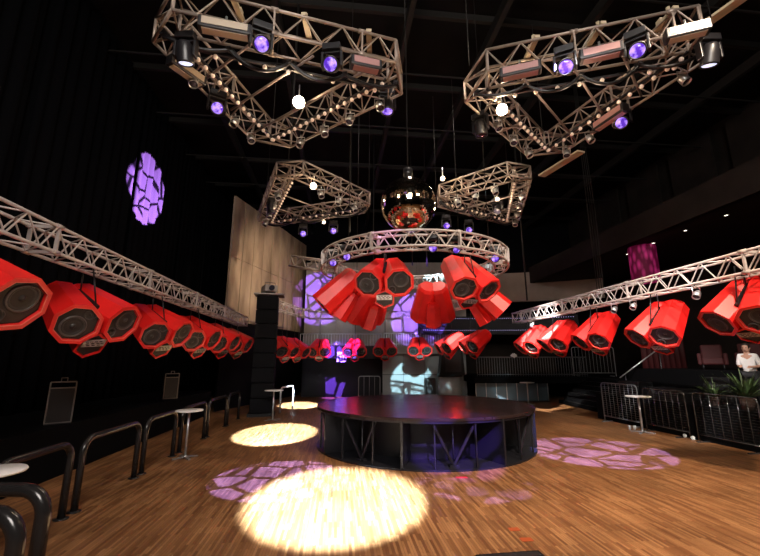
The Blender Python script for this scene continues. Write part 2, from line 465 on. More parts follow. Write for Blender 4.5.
# ------------------------------------------------------------------ RED LOUDSPEAKERS
def oct_pts(c, ax, R, n=8, off=pi / 8):
    M = along(ax, c)
    return [M @ V((R * cos(off + 2 * pi * k / n), R * sin(off + 2 * pi * k / n), 0)) for k in range(n)]
def horn_cab(T, c0, c1, r0, r1, n=8, depth=.055, rim=.84):
    c0, c1 = V(c0), V(c1); ax = (c1 - c0).normalized()
    A = oct_pts(c0, ax, r0 * .8, n); A2 = oct_pts(c0 + ax * .08, ax, r0, n); B = oct_pts(c1, ax, r1, n); D = oct_pts(c1, ax, r1 * rim, n); E_ = oct_pts(c1 - ax * depth, ax, r1 * (rim - .02), n)
    mb = MB(); vs = [T @ v for v in A + A2 + B + D + E_]; fs = [tuple(reversed(range(n)))]
    for g in range(4):
        for k in range(n):
            l = (k + 1) % n; fs.append((g * n + k, g * n + l, (g + 1) * n + l, (g + 1) * n + k))
    fs.append(tuple(range(4 * n, 5 * n)))
    mb.add(vs, fs)
    # baffle
    bf = MB(); pts = oct_pts(c1 - ax * (depth - .012), ax, r1 * (rim - .03), n)
    bf.add([T @ v for v in pts], [tuple(range(n))]); q = oct_pts(c1 - ax * (depth + .002), ax, r1 * (rim - .03), n)
    bf.add([T @ v for v in q], [tuple(reversed(range(n)))])
    tr = MB(); o = oct_pts(c1 + ax * .004, ax, r1 * (rim + .012), n); i_ = oct_pts(c1 + ax * .004, ax, r1 * (rim - .01), n)
    for k in range(n):
        l = (k + 1) % n
        tr.add([T @ v for v in (o[k], o[l], i_[l], i_[k])], [(0, 1, 2, 3)])
        tr.add([T @ (v - ax * .012) for v in (i_[k], i_[l])] + [T @ v for v in (i_[l], i_[k])], [(0, 3, 2, 1)])
    return mb, bf, tr, ax
def driver(T, p, ax, R):
    M = T @ along(ax, p)
    rg = MB().lathe([(R * 1.0, -.01), (R * 1.0, .014), (R * .9, .02), (R * .86, .01), (R * .84, -.005)], 24, M)
    cn_ = MB().lathe([(R * .86, .0), (R * .78, .012), (R * .7, .0), (R * .3, -.03), (R * .28, -.012), (R * .16, .012), (0, .02)], 24, M)
    return rg, cn_
def make_speaker(tilt, cable):
    T = Matrix.Rotation(tilt, 4, 'X')
    t = bpy.data.objects.new('loudspeaker', None); C.objects.link(t)
    for s in (-1, 1):
        f = V((s * .35, -.55, 0)); r = V((s * .13, .58, .03))
        mb, bf, tr, ax = horn_cab(T, r, f, .285, .345)
        cab = mb.build('horn_cabinet', M_red, t)
        bf.build('baffle', M_baffle, cab); tr.build('rim', M_redtrim, cab)
        up = V((0, 0, 1)); side = up.cross(ax).normalized() * -1   # towards +x for ax = -y
        side = V((-ax.y, ax.x, 0)).normalized()
        fc = f - ax * .04
        wf = fc + side * (-.035 if s < 0 else .045) + up * (-.05 if s < 0 else .055)
        hf = fc + side * (.135 if s < 0 else -.16) + up * (.16 if s < 0 else -.15)
        for p, R in ((wf, .175), (hf, .085)):
            rg, cc = driver(T, p, ax, R)
            rg.build('driver_ring', M_ringm, cab); cc.build('driver_cone', M_cone, cab)
    mb, bf, tr, ax = horn_cab(T, (0, .2, -.24), (0, -.5, -.4), .2, .25, 6, .03)
    low = mb.build('lower_cabinet', M_red, t); bf.build('baffle', M_baffle, low)
    # silver plate with three rows of small marks
    Mp = T @ along(ax, V((0, -.513, -.395)))
    rot = Mp
    def pbox(m_, x, y, z, a, b, c_):
        vs = []
        for i in (-.5, .5):
            for j in (-.5, .5):
                for k in (-.5, .5): vs.append(Mp @ V((x + a * i, y + b * j, z + c_ * k)))
        m_.add(vs, [(0, 1, 3, 2), (4, 6, 7, 5), (0, 4, 5, 1), (2, 3, 7, 6), (0, 2, 6, 4), (1, 5, 7, 3)])
        return m_
    pl = pbox(MB(), 0, .06, 0, .34, .13, .02).build('name_plate', M_plate, low)
    mk = MB()
    for r_, xs in ((.035, (-.11, -.05, .02, .09)), (0, (-.1, -.02, .06, .12)), (-.035, (-.08, 0, .08))):
        for x in xs: pbox(mk, x, .06 + r_, .012, .045, .014, .006)
    mk.build('plate_mark', M_black, pl)
    # slot bracket and yoke
    yk = MB(); yk.add([T @ V(v) for v in ((-.03, -.3, .1), (.03, -.3, .1), (.03, .32, .14), (-.03, .32, .14), (-.03, -.3, .215), (.03, -.3, .215), (.03, .32, .25), (-.03, .32, .25))],
        [(0, 3, 2, 1), (4, 5, 6, 7), (0, 1, 5, 4), (2, 3, 7, 6), (1, 2, 6, 5), (3, 0, 4, 7)])
    yk.build('slot_bracket', M_black, t)
    anchor = [T @ V((0, -.25, .2)), T @ V((0, .25, .24))]
    if cable > .2:
        for p in anchor:
            MB().tube(p, V((p.x, p.y * .6, cable)), .012, 6).build('suspension_cable', M_blackm, t)
    return t
spk_cache = {}
def speaker(loc, face, tilt, cable, label, group, sc=1, roll=0):
    key = (tilt, cable)
    if key in spk_cache: o = copy_tree(spk_cache[key])
    else: o = make_speaker(radians(tilt), cable); spk_cache[key] = o
    o.location = loc; o.rotation_euler = (0, radians(roll), atan2(face[0], -face[1])); o.scale = (sc, sc, sc)
    return tag(o, label, 'loudspeaker', group)
def tl(y, dz=0, off=.0):
    f = (y - TL0.y) / (TL1.y - TL0.y); p = TL0.lerp(TL1, f); return (p.x + off, y, p.z + dz)
def tr_(y, dz=0, off=.0):
    f = (y - TR0.y) / (TR1.y - TR0.y); p = TR0.lerp(TR1, f); return (p.x + off, y, p.z + dz)
G1 = 'red loudspeakers under the left truss'
for y, dz, lab in ((4.55, -1.02, 'red twin-horn loudspeaker cut off by left edge of the photo'),
                   (6.95, -1.05, 'first whole red twin-horn loudspeaker from the left, largest under left truss'),
                   (9.75, -1.05, 'second whole red twin-horn loudspeaker from the left under left truss'),
                   (12.35, -1.05, 'third whole red twin-horn loudspeaker from the left under left truss'),
                   (14.9, -1.05, 'fourth red twin-horn loudspeaker under left truss, second nearest the black column'),
                   (17.2, -1.05, 'red twin-horn loudspeaker at far end of left truss against the black column')):
    speaker(tl(y, dz + .14, -.12), (.92, -.39), 27, .7, lab, G1, 1.1, -5)
G2 = 'red loudspeakers under the right truss'
for y, dz, lab in ((7.35, -.72, 'largest red twin-horn loudspeaker at right edge of photo under right truss'),
                   (9.45, -.9, 'second red twin-horn loudspeaker from the right edge under right truss'),
                   (11.75, -.9, 'third red twin-horn loudspeaker from the right edge, in front of top stair railing'),
                   (13.85, -.92, 'bright-lit red loudspeaker second from far end of right truss'),
                   (15.75, -.95, 'bright-lit red loudspeaker at far end of right truss')):
    speaker(tr_(y, dz, .14), (-.95, -.27), 42, .72, lab, G2)
G3 = 'red loudspeakers hung at the far end'
for loc, face, cab, lab in (((-4.55, 18.3, 2.85), (.75, -.66), 1.7, 'left one of two small red loudspeakers right of the black column'),
                       ((-4.32, 19.9, 2.85), (.75, -.66), 1.7, 'right one of two small red loudspeakers right of the black column'),
                       ((-3.3, 21.5, 2.9), (0, -1), 1.6, 'small red loudspeaker above purple-lit recess, leftmost under far truss'),
                       ((-1.37, 21.5, 2.9), (0, -1), 1.6, 'small red loudspeaker second from left under the far truss'),
                       ((.27, 21.5, 2.93), (0, -1), 1.6, 'small red loudspeaker in front of white balcony railing under far truss'),
                       ((2.13, 21.3, 2.96), (0, -1), 1.6, 'small pinkish red loudspeaker above the white light circle'),
                       ((3.3, 18.2, 3.0), (-.92, -.38), 1.5, 'pale-lit small red loudspeaker left of pair above the black booth'),
                       ((4.15, 16.8, 3.02), (-.92, -.38), 1.5, 'small red loudspeaker right of pair above the black booth')):
    speaker(loc, face, 30, cab, lab, G3)
G4 = 'red loudspeakers clustered under the ring truss'
for loc, face, til, lab in (((.13, 8.75, 4.13), (-.12, -1), 30, 'front red loudspeaker of the ring cluster, facing camera with four drivers'),
                       ((2.05, 9.0, 4.15), (.42, -.9), 44, 'red loudspeaker facing right at front right of the ring cluster'),
                       ((2.78, 10.35, 3.84), (1, .15), 44, 'red loudspeaker half hidden at far right of the ring cluster'),
                       ((1.52, 11.0, 3.84), (.1, 1), 40, 'red loudspeaker facing away between the two front ring loudspeakers'),
                       ((-1.0, 9.7, 3.9), (-1, .1), 44, 'red loudspeaker facing left at left of the ring cluster'),
                       ((-.3, 10.9, 3.78), (-.5, .86), 40, 'red loudspeaker facing away below and behind the front ring loudspeaker')):
    speaker(loc, face, til, .55, lab, G4)

# ------------------------------------------------------------------ MIRROR BALL
t = thing('mirror_ball', 'large mirror ball above the circular truss', 'mirror ball', (.8, 10.2, 6.5))
R = .78; nl = 52; mb = MB()
for i in range(nl):
    t0, t1 = pi * i / nl, pi * (i + 1) / nl; tm = (t0 + t1) / 2; n = max(4, int(2 * nl * sin(tm)))
    for k in range(n):
        a0, a1 = 2 * pi * (k + .03) / n, 2 * pi * (k + .97) / n; u0, u1 = t0 + .002, t1 - .002
        ps = [V((sin(u) * cos(a), sin(u) * sin(a), cos(u))) * R for u, a in ((u0, a0), (u1, a0), (u1, a1), (u0, a1))]
        cen = sum(ps, V()) / 4; j = Matrix.Rotation(random.gauss(0, .02), 3, 'X') @ Matrix.Rotation(random.gauss(0, .02), 3, 'Z')
        mb.add([cen + j @ (p - cen) for p in ps], [(0, 1, 2, 3)])
core = MB().lathe([(0, -R * .985)] + [(R * .985 * cos(x), R * .985 * sin(x)) for x in [(-pi / 2 + pi * k / 24) for k in range(1, 24)]] + [(0, R * .985)], 36)
core.build('core', M_black, t); mb.build('mirror_tiles', M_mirror, t)
MB().lathe([(0, R + .32), (.13, R + .32), (.13, R + .08), (.05, R + .06), (.05, R - .02), (0, R - .02)], 18).build('motor', M_fix, t)
MB().tube((0, 0, R + .3), (0, 0, 5.6), .02, 6).build('suspension_pole', M_beam, t)

# ------------------------------------------------------------------ FIXTURES
def moving_head(loc, aim, lens, label, group, s=1.0):
    t = thing('moving_head_light', label, 'stage light', loc, 0, group)
    aim = V(aim).normalized(); yaw = atan2(aim.y, aim.x) + pi / 2
    Rz = Matrix.Rotation(yaw, 4, 'Z')
    def bx(m_, c, d):
        m_.box(Rz @ V(c), d, Rz.to_3x3()); return m_
    b = MB(); bx(b, (0, 0, -.1 * s), (.38 * s, .28 * s, .15 * s)); bx(b, (0, 0, -.01 * s), (.08 * s, .14 * s, .06 * s)); b.build('base', M_fix, t, bevel=.012)
    y = MB(); bx(y, (0, 0, -.19 * s), (.4 * s, .12 * s, .05 * s)); bx(y, (-.2 * s, 0, -.36 * s), (.05 * s, .15 * s, .36 * s)); bx(y, (.2 * s, 0, -.36 * s), (.05 * s, .15 * s, .36 * s)); y.build('yoke', M_fix, t, bevel=.01)
    pc = V((0, 0, -.46 * s)); M = along(aim, pc)
    h = MB().lathe([(0, -.24 * s), (.1 * s, -.24 * s), (.14 * s, -.18 * s), (.155 * s, 0), (.165 * s, .16 * s), (.165 * s, .2 * s), (.14 * s, .2 * s), (.135 * s, .17 * s), (0, .17 * s)], 18, M)
    ho = h.build('head', M_fix, t)
    MB().lathe([(.134 * s, .172 * s), (.12 * s, .188 * s), (.06 * s, .205 * s), (0, .21 * s)], 18, M).build('lens', lens, ho)
    return t
GM = 'moving head lights on the triangular trusses'
dn = TZ - .27
for loc, aim, lens, lab in (
    ((-2.0, 5.5, dn), (.35, -.72, -.6), M_lens, 'purple-lit moving head at upper edge of top left triangular truss, left one'),
    ((-.86, 5.95, dn), (-.1, -.8, -.6), M_lens, 'purple-lit moving head on top left triangular truss near its right corner'),
    ((-3.5, 7.3, dn + .1), (.45, -.72, -.5), M_lens, 'purple-lit moving head on left slanting side of top left triangular truss'),
    ((.16, 7.5, dn + .3), (0, -.15, -1), M_lens, 'black moving head pointing down below right corner of top left triangular truss'),
    ((-3.4, 5.75, dn + .05), (0, .35, -1), M_lensw, 'moving head with white lens pointing down at left corner of top left truss'),
    ((3.35, 6.0, dn), (-.35, -.72, -.6), M_lens, 'purple-lit moving head at middle of top right triangular truss upper edge'),
    ((4.5, 5.75, dn + .1), (-.5, -.65, -.5), M_lens, 'purple-lit moving head near right end of top right triangular truss'),
    ((5.5, 7.8, dn + .1), (-.6, -.6, -.5), M_lens, 'purple-lit moving head under the lower right side of top right truss'),
    ((5.85, 5.85, dn + .1), (0, .35, -1), M_lensw, 'moving head with white lens at right corner of top right truss'),
    ((-3.2, 15.25, dn), (.2, -.8, -.5), M_lens, 'purple-lit moving head, left of two under far left triangular truss'),
    ((-1.9, 14.9, dn), (.1, -.8, -.5), M_lens, 'purple-lit moving head, right of two under far left triangular truss'),
    ((2.6, 14.3, dn), (-.1, -.8, -.5), M_lens, 'purple-lit moving head, left of two under far right triangular truss'),
    ((3.6, 14.8, dn), (-.2, -.8, -.5), M_lens, 'purple-lit moving head, right of two under far right triangular truss'),
    ((4.2, 12.9, dn + .1), (-.4, -.4, -.8), M_lensd, 'unlit black moving head inside the far right triangular truss'),
    ((-3.9, 12.9, dn + .1), (.2, .1, -1), M_lensd, 'unlit black moving head under left side of far left triangular truss'),
    ((2.35, 8.05, dn + .1), (.1, .1, -1), M_lensd, 'unlit black moving head at left corner of top right triangular truss')):
    moving_head(loc, aim, lens, lab, GM, .86)
GR = 'moving head lights on the ring truss'
for ang, aim, lab in ((205, (.3, -.8, -.3), 'purple-lit moving head at left end of the ring truss'),
                      (276, (-.2, -.8, -.4), 'purple-lit moving head under front of ring truss, left one of pair'),
                      (288, (.25, -.8, -.45), 'purple-lit moving head under front of ring truss, right one of pair'),
                      (322, (-.2, -.8, -.4), 'purple-lit moving head at right end of the ring truss'),
                      (222, (.4, -.8, -.3), 'purple-lit moving head at left of ring truss, nearer the front')):
    a = radians(ang)
    moving_head(V((RC.x + RR * cos(a), RC.y + RR * sin(a), RC.z + .12)), aim, M_lens, lab, GR, .6)
# small lights on the side trusses
GQ = 'small lights clamped under the side trusses'
def par_can(loc, aim, label, group, lens=M_lensd, s=1.0):
    t = thing('par_lamp', label, 'stage light', loc, 0, group); aim = V(aim).normalized()
    M = along(aim, V((0, 0, -.26 * s)))
    MB().lathe([(0, -.13 * s), (.05 * s, -.13 * s), (.09 * s, -.06 * s), (.1 * s, .12 * s), (.09 * s, .12 * s), (.085 * s, .08 * s), (0, .08 * s)], 14, M).build('can', M_steel, t)
    MB().lathe([(.086 * s, .085 * s), (.05 * s, .1 * s), (0, .105 * s)], 14, M).build('lens', lens, t)
    MB().path([(-.11 * s, 0, -.26 * s), (-.11 * s, 0, -.08 * s), (.11 * s, 0, -.08 * s), (.11 * s, 0, -.26 * s)], .012 * s, 6).tube((0, 0, -.08 * s), (0, 0, .0), .02 * s, 6).build('bracket', M_steel, t)
    return t
for y, lab in ((8.1, 'small lamp on right truss between the two nearest red loudspeakers'), (9.9, 'small lamp on right truss above second red loudspeaker from the right'),
               (10.6, 'small lamp on right truss beyond the second red loudspeaker from right'), (15.2, 'small lamp near far end of the right truss')):
    par_can(tr_(y, -.225, -.12), (-.6, -.3, -.7), lab, GQ, M_lensw if y == 15.2 else M_lensd, .75)

# flood bulbs
GF = 'glowing warm flood lamps'
def flood(loc, aim, R, label, power):
    t = thing('flood_lamp', label, 'flood lamp', loc, 0, GF); aim = V(aim).normalized(); M = along(aim)
    MB().lathe([(0, -.16), (.08, -.16), (R * 1.25, -.02), (R * 1.3, .05), (R * 1.2, .05), (.06, -.1), (0, -.1)], 18, M).build('reflector', M_steel, t)
    MB().lathe([(0, -R * .8)] + [(R * .8 * cos(x), R * .8 * sin(x)) for x in [-pi / 2 + pi * k / 10 for k in range(1, 10)]] + [(0, R * .8)], 16, M).build('bulb', M_bigbulb, t)
    br = MB(); br.tube((0, 0, .05), (0, 0, .42), .015, 6); br.build('hanger', M_steel, t)
    L = bpy.data.lights.new('flood_glow', 'POINT'); L.energy = power; L.color = (1, .74, .45); L.shadow_soft_size = .1
    o = bpy.data.objects.new('flood_glow', L); C.objects.link(o); o.parent = t; o.location = aim * (R * 1.6)
    return t
flood((-1.72, 7.2, 7.55), (.2, -1, -.6), .1, 'bright warm flood lamp inside the top left triangular truss', 70)
flood((2.66, 7.45, 7.55), (-.3, -1, -.6), .095, 'bright warm flood lamp at left side of top right triangular truss', 70)
flood((-2.1, 11.3, 7.6), (.1, -1, -.5), .08, 'small warm flood lamp on near side of far left triangular truss', 38)
flood((-2.2, 14.3, 7.5), (.1, -1, -.5), .05, 'tiny warm flood lamp between two purple lights under far left truss', 16)
flood((2.15, 12.2, 8.3), (-.1, -1, -.3), .06, 'small warm flood lamp just right of the mirror ball top', 38)
flood((4.0, 12.3, 7.6), (-.1, -1, -.5), .05, 'small warm flood lamp inside far right triangular truss', 30)

# strip lights under the near triangles
GL = 'long strip lights under the triangular trusses'
def strip_light(p0, p1, label, panel):
    p0, p1 = V(p0), V(p1); mid = (p0 + p1) / 2; t = thing('strip_light', label, 'strip light', mid, 0, GL)
    a, b = p0 - mid, p1 - mid; d = (b - a).normalized(); s = d.cross(V((0, 0, 1))).normalized()
    if s.y > 0: s = -s
    MB().bar(a, b, .2, .2).build('housing', M_fix, t, bevel=.02)
    for sg in (.0,):
        MB().bar(a + d * .06 + s * .102 + V((0, 0, .01)), b - d * .06 + s * .102 + V((0, 0, .01)), .012, .13).build('reflector', panel, t)
        MB().bar(a + d * .06 - V((0, 0, .104)), b - d * .06 - V((0, 0, .104)), .13, .012).build('lower_reflector', panel, t)
    MB().tube(V((0, 0, .1)), V((0, 0, .24)), .02, 6).build('clamp', M_steel, t)
zl = TZ - .5
strip_light((-2.95, 5.25, zl), (-2.15, 5.45, zl), 'cream strip light at left of top left truss upper edge', M_panelw)
strip_light((-.55, 6.12, zl + .05), (.02, 6.28, zl + .05), 'reddish strip light near right corner of top left truss', M_panelr)
strip_light((2.3, 6.42, zl), (3.0, 6.18, zl), 'strip light left of centre under top right truss upper edge', M_panelr)
strip_light((3.6, 5.98, zl), (4.25, 5.75, zl), 'strip light beside the purple head at middle of top right truss', M_panelr)
strip_light((4.9, 5.62, zl + .1), (5.5, 5.4, zl + .1), 'pale strip light at right end of top right truss', M_panelw)
strip_light((5.35, 7.4, zl + .05), (5.1, 8.2, zl + .05), 'reddish strip light under lower right side of top right truss', M_panelr)
strip_light((-3.9, 6.1, zl + .1), (-3.55, 6.75, zl + .1), 'strip light outside left side of top left triangular truss', M_panelw)
# festoon bulb strips
GB = 'lamp strips with rows of small bulbs'
def bulb_strip(c, a, b, n, inset, label, z=-.3, r=.045):
    a, b = V(a), V(b); mid = (a + b) / 2; inw = (-mid).normalized() * inset; inw.z = 0
    p0 = a.lerp(b, .1) + inw; p1 = a.lerp(b, .9) + inw; off = V((0, 0, z))
    t = thing('bulb_strip', label, 'lamp strip', V(c) + (p0 + p1) / 2 + off, 0, GB); m_ = (p0 + p1) / 2
    MB().bar(p0 - m_ + V((0, 0, .03)), p1 - m_ + V((0, 0, .03)), .05, .04).build('rail', M_fix, t)
    base = None
    for k in range(n):
        p = p0.lerp(p1, (k + .5) / n) - m_
        if base is None:
            base = MB().lathe([(0, -.075), (r * .7, -.065), (r, -.035), (r * .8, -.005), (r * .45, .012), (r * .45, .03), (0, .03)], 10).build('bulb', M_smallbulb, t)
            o = base
        else:
            o = base.copy(); C.objects.link(o)
        o.location = p
bulb_strip(cNL, lNL[0], lNL[2], 16, .32, 'row of small bulbs along left side of top left triangular truss')
bulb_strip(cNL, lNL[2], lNL[1], 18, .32, 'row of small bulbs along lower right side of top left triangular truss')
bulb_strip(cNL, lNL[0], lNL[1], 9, .42, 'row of small bulbs under upper edge of top left triangular truss', -.38)
bulb_strip(cNR, lNR[0], lNR[2], 16, .32, 'row of small bulbs along left side of top right triangular truss')
bulb_strip(cNR, lNR[2], lNR[1], 14, .32, 'row of small bulbs along lower right side of top right triangular truss')
bulb_strip(cNR, lNR[0], lNR[1], 9, .42, 'row of small bulbs under upper edge of top right triangular truss', -.38)
bulb_strip(cFL, lFL[0], lFL[2], 16, .3, 'row of small bulbs along left side of far left triangular truss', -.27)
bulb_strip(cFL, lFL[1], lFL[2], 14, .3, 'row of small bulbs along rear side of far left triangular truss', -.27)
bulb_strip(cFR, lFR[0], lFR[2], 16, .3, 'row of small bulbs along right side of far right triangular truss', -.27)
bulb_strip(cFR, lFR[1], lFR[2], 14, .3, 'row of small bulbs along rear side of far right triangular truss', -.27)
# lit boards beyond the right triangle
def board(p0, p1, w, label):
    p0, p1 = V(p0), V(p1); mid = (p0 + p1) / 2
    o = MB().bar(p0 - mid, p1 - mid, w, .05).build('plank', M_board, loc=mid); tag(o, label, 'plank', 'planks near the top right truss')
board((5.55, 12.2, 8.4), (6.1, 10.6, 8.4), .28, 'warm-lit plank below the lower tip of top right triangular truss')
board((6.25, 6.5, 8.6), (6.75, 5.2, 8.6), .2, 'warm-lit plank beyond the right corner of top right triangular truss')
ORD = ('first', 'second', 'third', 'fourth', 'fifth', 'sixth')
GPL = 'small black lamps on the triangular trusses'
def lamp_row(c, a, b, fs, z, where, side, s):
    for k, f in enumerate(fs):
        p = V(c) + V(a).lerp(V(b), f) + V((0, 0, z))
        par_can(p, (.25 * (-1) ** k, -.35, -.9), 'small lamp on %s, %s from the %s' % (where, ORD[k], side), GPL, M_lensd, s)
lamp_row(cNL, lNL[1], lNL[2], (.2, .38, .56, .74), -.28, 'lower right side of top left triangular truss', 'right', .9)
lamp_row(cNL, lNL[0], lNL[2], (.3, .62, .78), -.28, 'left side of top left triangular truss', 'top', .9)
lamp_row(cNR, lNR[1], lNR[2], (.18, .5, .66, .82), -.28, 'lower right side of top right triangular truss', 'right', .9)
lamp_row(cNR, lNR[0], lNR[2], (.35, .55, .75), -.28, 'left side of top right triangular truss', 'top', .9)
lamp_row(cFL, lFL[0], lFL[2], (.25, .45, .62, .8), -.25, 'left side of far left triangular truss', 'top', 1.0)
lamp_row(cFL, lFL[0], lFL[1], (.35, .55, .75), -.25, 'near side of far left triangular truss', 'left', 1.0)
lamp_row(cFR, lFR[0], lFR[2], (.25, .45, .62, .8), -.25, 'right side of far right triangular truss', 'top', 1.0)
lamp_row(cFR, lFR[1], lFR[0], (.3, .5, .7), -.25, 'near side of far right triangular truss', 'left', 1.0)
def swag(c, a, b, drops, label):
    a, b = V(a), V(b); mid = V(c) + (a + b) / 2; n = len(drops); pts = []
    inw = -(a + b).normalized() * .3; inw.z = 0
    for k in range(n * 8 + 1):
        f = k / (n * 8); seg = min(int(f * n), n - 1); u = f * n - seg
        pts.append(a.lerp(b, .06 + .88 * f) - (a + b) / 2 + inw + V((0, 0, -.3 - drops[seg] * 4 * u * (1 - u))))
    t = thing('power_cable', label, 'cable', mid, 0, 'black cables looped under the trusses')
    MB().path(pts, .035, 7).build('cable', M_fix, t); MB().path([p + V((.03, .05, .04)) for p in pts], .028, 7).build('cable', M_fix, t)
    for k in range(n + 1):
        f = k / n; p = a.lerp(b, .06 + .88 * f) - (a + b) / 2 + inw; MB().box(p + V((0, 0, -.27)), (.09, .12, .1)).build('cable_tie', M_fix, t)
swag(cNL, lNL[0], lNL[1], (.12, .3, .25, .12), 'thick black cable looped under upper edge of top left triangular truss')
swag(cNR, lNR[0], lNR[1], (.12, .25, .3, .15), 'thick black cable looped under upper edge of top right triangular truss')
swag(cFL, lFL[1], lFL[2], (.2, .25, .2), 'thick black cable looped under rear side of far left triangular truss')
swag(cFR, lFR[1], lFR[2], (.2, .25, .2), 'thick black cable looped under rear side of far right triangular truss')
# drop pipes and cables from the ceiling
GP = 'thin pipes and cables dropping from the ceiling'
for (x, y, z0), lab in (((5.52, 14.3, 4.4), 'thin vertical pipe right of the far right triangular truss'),
                        ((-.3, 17, 6.5), 'thin vertical pipe left of the mirror ball'), ((2.2, 17.5, 6.5), 'thin vertical pipe right of the mirror ball'),
                        ((-1.2, 14.6, 7.2), 'thin vertical pipe behind far left triangular truss'), ((1.6, 18.5, 6.8), 'thin vertical pipe just right of mirror ball pole'),
                        ((-2.4, 9.4, 8.3), 'thin vertical pipe above lower tip of top left truss')):
    o = MB().tube((0, 0, 0), (0, 0, 13.0 - z0), .03, 6).build('drop_pipe', M_beam, loc=(x, y, z0)); tag(o, lab, 'pipe', GP)
t = thing('cable_bundle', 'bundle of thin cables dropping to the right truss', 'cable', (7.0, 12, 4.25), 0)
for k in range(4): MB().path([(-.12 + .07 * k, 0, 0), (-.12 + .08 * k, 0, 3), (-.1 + .03 * k, .0, 7.8)], .012, 5).build('cable', M_beam, t)

# ------------------------------------------------------------------ STAGE
SC, SR, SH = V((1.2, 11.3, 0)), 2.93, 1.03
t = thing('circular_stage', 'round black stage with open ribbed sides in middle of the dance floor', 'stage', SC)
MB().lathe([(0, SH - .06), (SR, SH - .06), (SR, SH - .005), (SR - .01, SH), (0, SH)], 72, smooth=False).build('deck', M_deck, t)
MB().lathe([(0, 0), (SR - .02, 0), (SR - .02, .035), (0, .035)], 72, smooth=False).build('base_plate', M_stagefin, t)
MB().lathe([(SR - .9, .035), (SR - .9, SH - .06)], 48).build('inner_drum', M_black, t)
mb = MB().lathe([(SR - .03, SH - .06), (SR - .03, SH - .11), (SR - .06, SH - .11), (SR - .06, SH - .06)], 72, smooth=False); mb.build('rim_band', M_stagefin, t)
for k in range(8):
    a = radians(-105) + k * pi / 4
    e = V((cos(a), sin(a), 0)); s_ = V((-sin(a), cos(a), 0)); zc = (.035 + SH - .06) / 2
    MB().bar(e * (SR - .92) + V((0, 0, zc)), e * (SR - .03) + V((0, 0, zc)), .04, SH - .1).build('partition_panel', M_stagefin, t)
    MB().box(e * (SR - .03) + V((0, 0, zc)), (.05, .05, SH - .1), Matrix.Rotation(a, 3, 'Z')).build('edge_post', M_stagefin, t)
    for f in (.3, .7):
        b = a + f * pi / 4; e2 = V((cos(b), sin(b), 0))
        MB().box(e2 * (SR - .1) + V((0, 0, zc)), (.045, .025, SH - .1), Matrix.Rotation(b, 3, 'Z')).build('upright', M_stagefin, t)
    b = a + pi / 8; e2 = V((cos(b), sin(b), 0)); foot = e2 * (SR - .3) + V((0, 0, .06))
    for sg in (-1, 1):
        e3 = V((cos(b + sg * .17), sin(b + sg * .17), 0))
        MB().bar(foot, e3 * (SR - .14) + V((0, 0, SH - .1)), .05, .04, e2).build('brace', M_stagefin, t)
    MB().tube(foot + V((0, 0, -.02)), e2 * (SR - .3) + V((0, 0, SH - .08)), .018, 8).build('centre_rod', M_stagefin, t)
    MB().box(e2 * (SR - .3) + V((0, 0, .055)), (.14, .2, .04), Matrix.Rotation(b, 3, 'Z')).build('foot_block', M_stagefin, t)

# ------------------------------------------------------------------ LEFT BARRIERS, TABLES, SCREENS
def hoop(label, a, b, h, r, group, m=M_chrome):
    a, b = V(a), V(b); d = (b - a); L = d.length; d.normalize(); rc = .22
    t = thing('barrier_hoop', label, 'barrier', a, 0, group)
    pts = [V((0, 0, .0)), V((0, 0, h - rc))]
    for k in range(1, 7):
        x = pi / 2 * k / 6; pts.append(d * (rc - rc * cos(x)) + V((0, 0, h - rc + rc * sin(x))))
    pts.append(d * (L - rc) + V((0, 0, h)))
    for k in range(1, 7):
        x = pi / 2 * k / 6; pts.append(d * (L - rc + rc * sin(x)) + V((0, 0, h - rc + rc * cos(x))))
    pts.append(d * L)
    MB().path(pts, r, 14).build('tube', m, t)
    for q in (V(), d * L): MB().lathe([(0, 0), (r * 1.9, 0), (r * 1.9, .012), (r, .02), (0, .02)], 16, Matrix.Translation(q)).build('foot_flange', M_blackm, t)
    return t
GH = 'black tube barriers along the left side'
lx = lambda y: -3.93 - .098 * y
for y0, y1, lab in ((4.75, 6.05, 'black tube barrier just behind the table at left edge'),
                    (6.32, 8.0, 'large black tube barrier, second along left side after the edge table'),
                    (8.28, 9.72, 'black tube barrier just before the second small table on left'),
                    (10.1, 11.8, 'black tube barrier directly behind the second small table on left'),
                    (12.06, 13.9, 'second black tube barrier beyond the second small table on left'),
                    (14.1, 15.6, 'farthest black tube barrier in the left row before the black column')):
    hoop(lab, (lx(y0), y0, 0), (lx(y1), y1, 0), 1.02, .05, GH)
hoop('near thick black tube barrier end in lower left, under the table edge', (-4.4, 3.9, 0), (-3.05, 3.86, 0), 1.04, .062, GH)
hoop('nearest black tube barrier end at bottom left corner', (-4.2, 3.36, 0), (-2.78, 3.3, 0), 1.04, .062, GH)
hoop('pale tube barrier right of the small table beside the black column', (-4.3, 17.35, 0), (-4.05, 18.7, 0), 1.05, .04, GH, M_rail)
def bistro(loc, h, r, label):
    t = thing('bistro_table', label, 'table', loc, 0, 'small round standing tables')
    MB().lathe([(0, h - .03), (r - .01, h - .03), (r, h - .015), (r - .01, h), (0, h)], 40).build('table_top', M_tabletop, t)
    MB().tube((0, 0, .02), (0, 0, h - .03), .03, 14).build('pole', M_steel, t)
    fb = MB()
    for k in range(4):
        a = pi / 4 + k * pi / 2; fb.bar((0, 0, .035), (cos(a) * r * .9, sin(a) * r * .9, .015), .06, .025)
    fb.lathe([(0, .06), (.05, .06), (.06, .02), (0, .02)], 14); fb.build('cross_foot', M_steel, t)
bistro((-4.12, 4.42, 0), 1.06, .3, 'round white table at the left edge of the photo')
bistro((-4.5, 9.55, 0), 1.06, .31, 'round white standing table second from left beside tube barriers')
bistro((-4.05, 15.3, 0), 1.1, .36, 'small round table at foot of the black loudspeaker column')
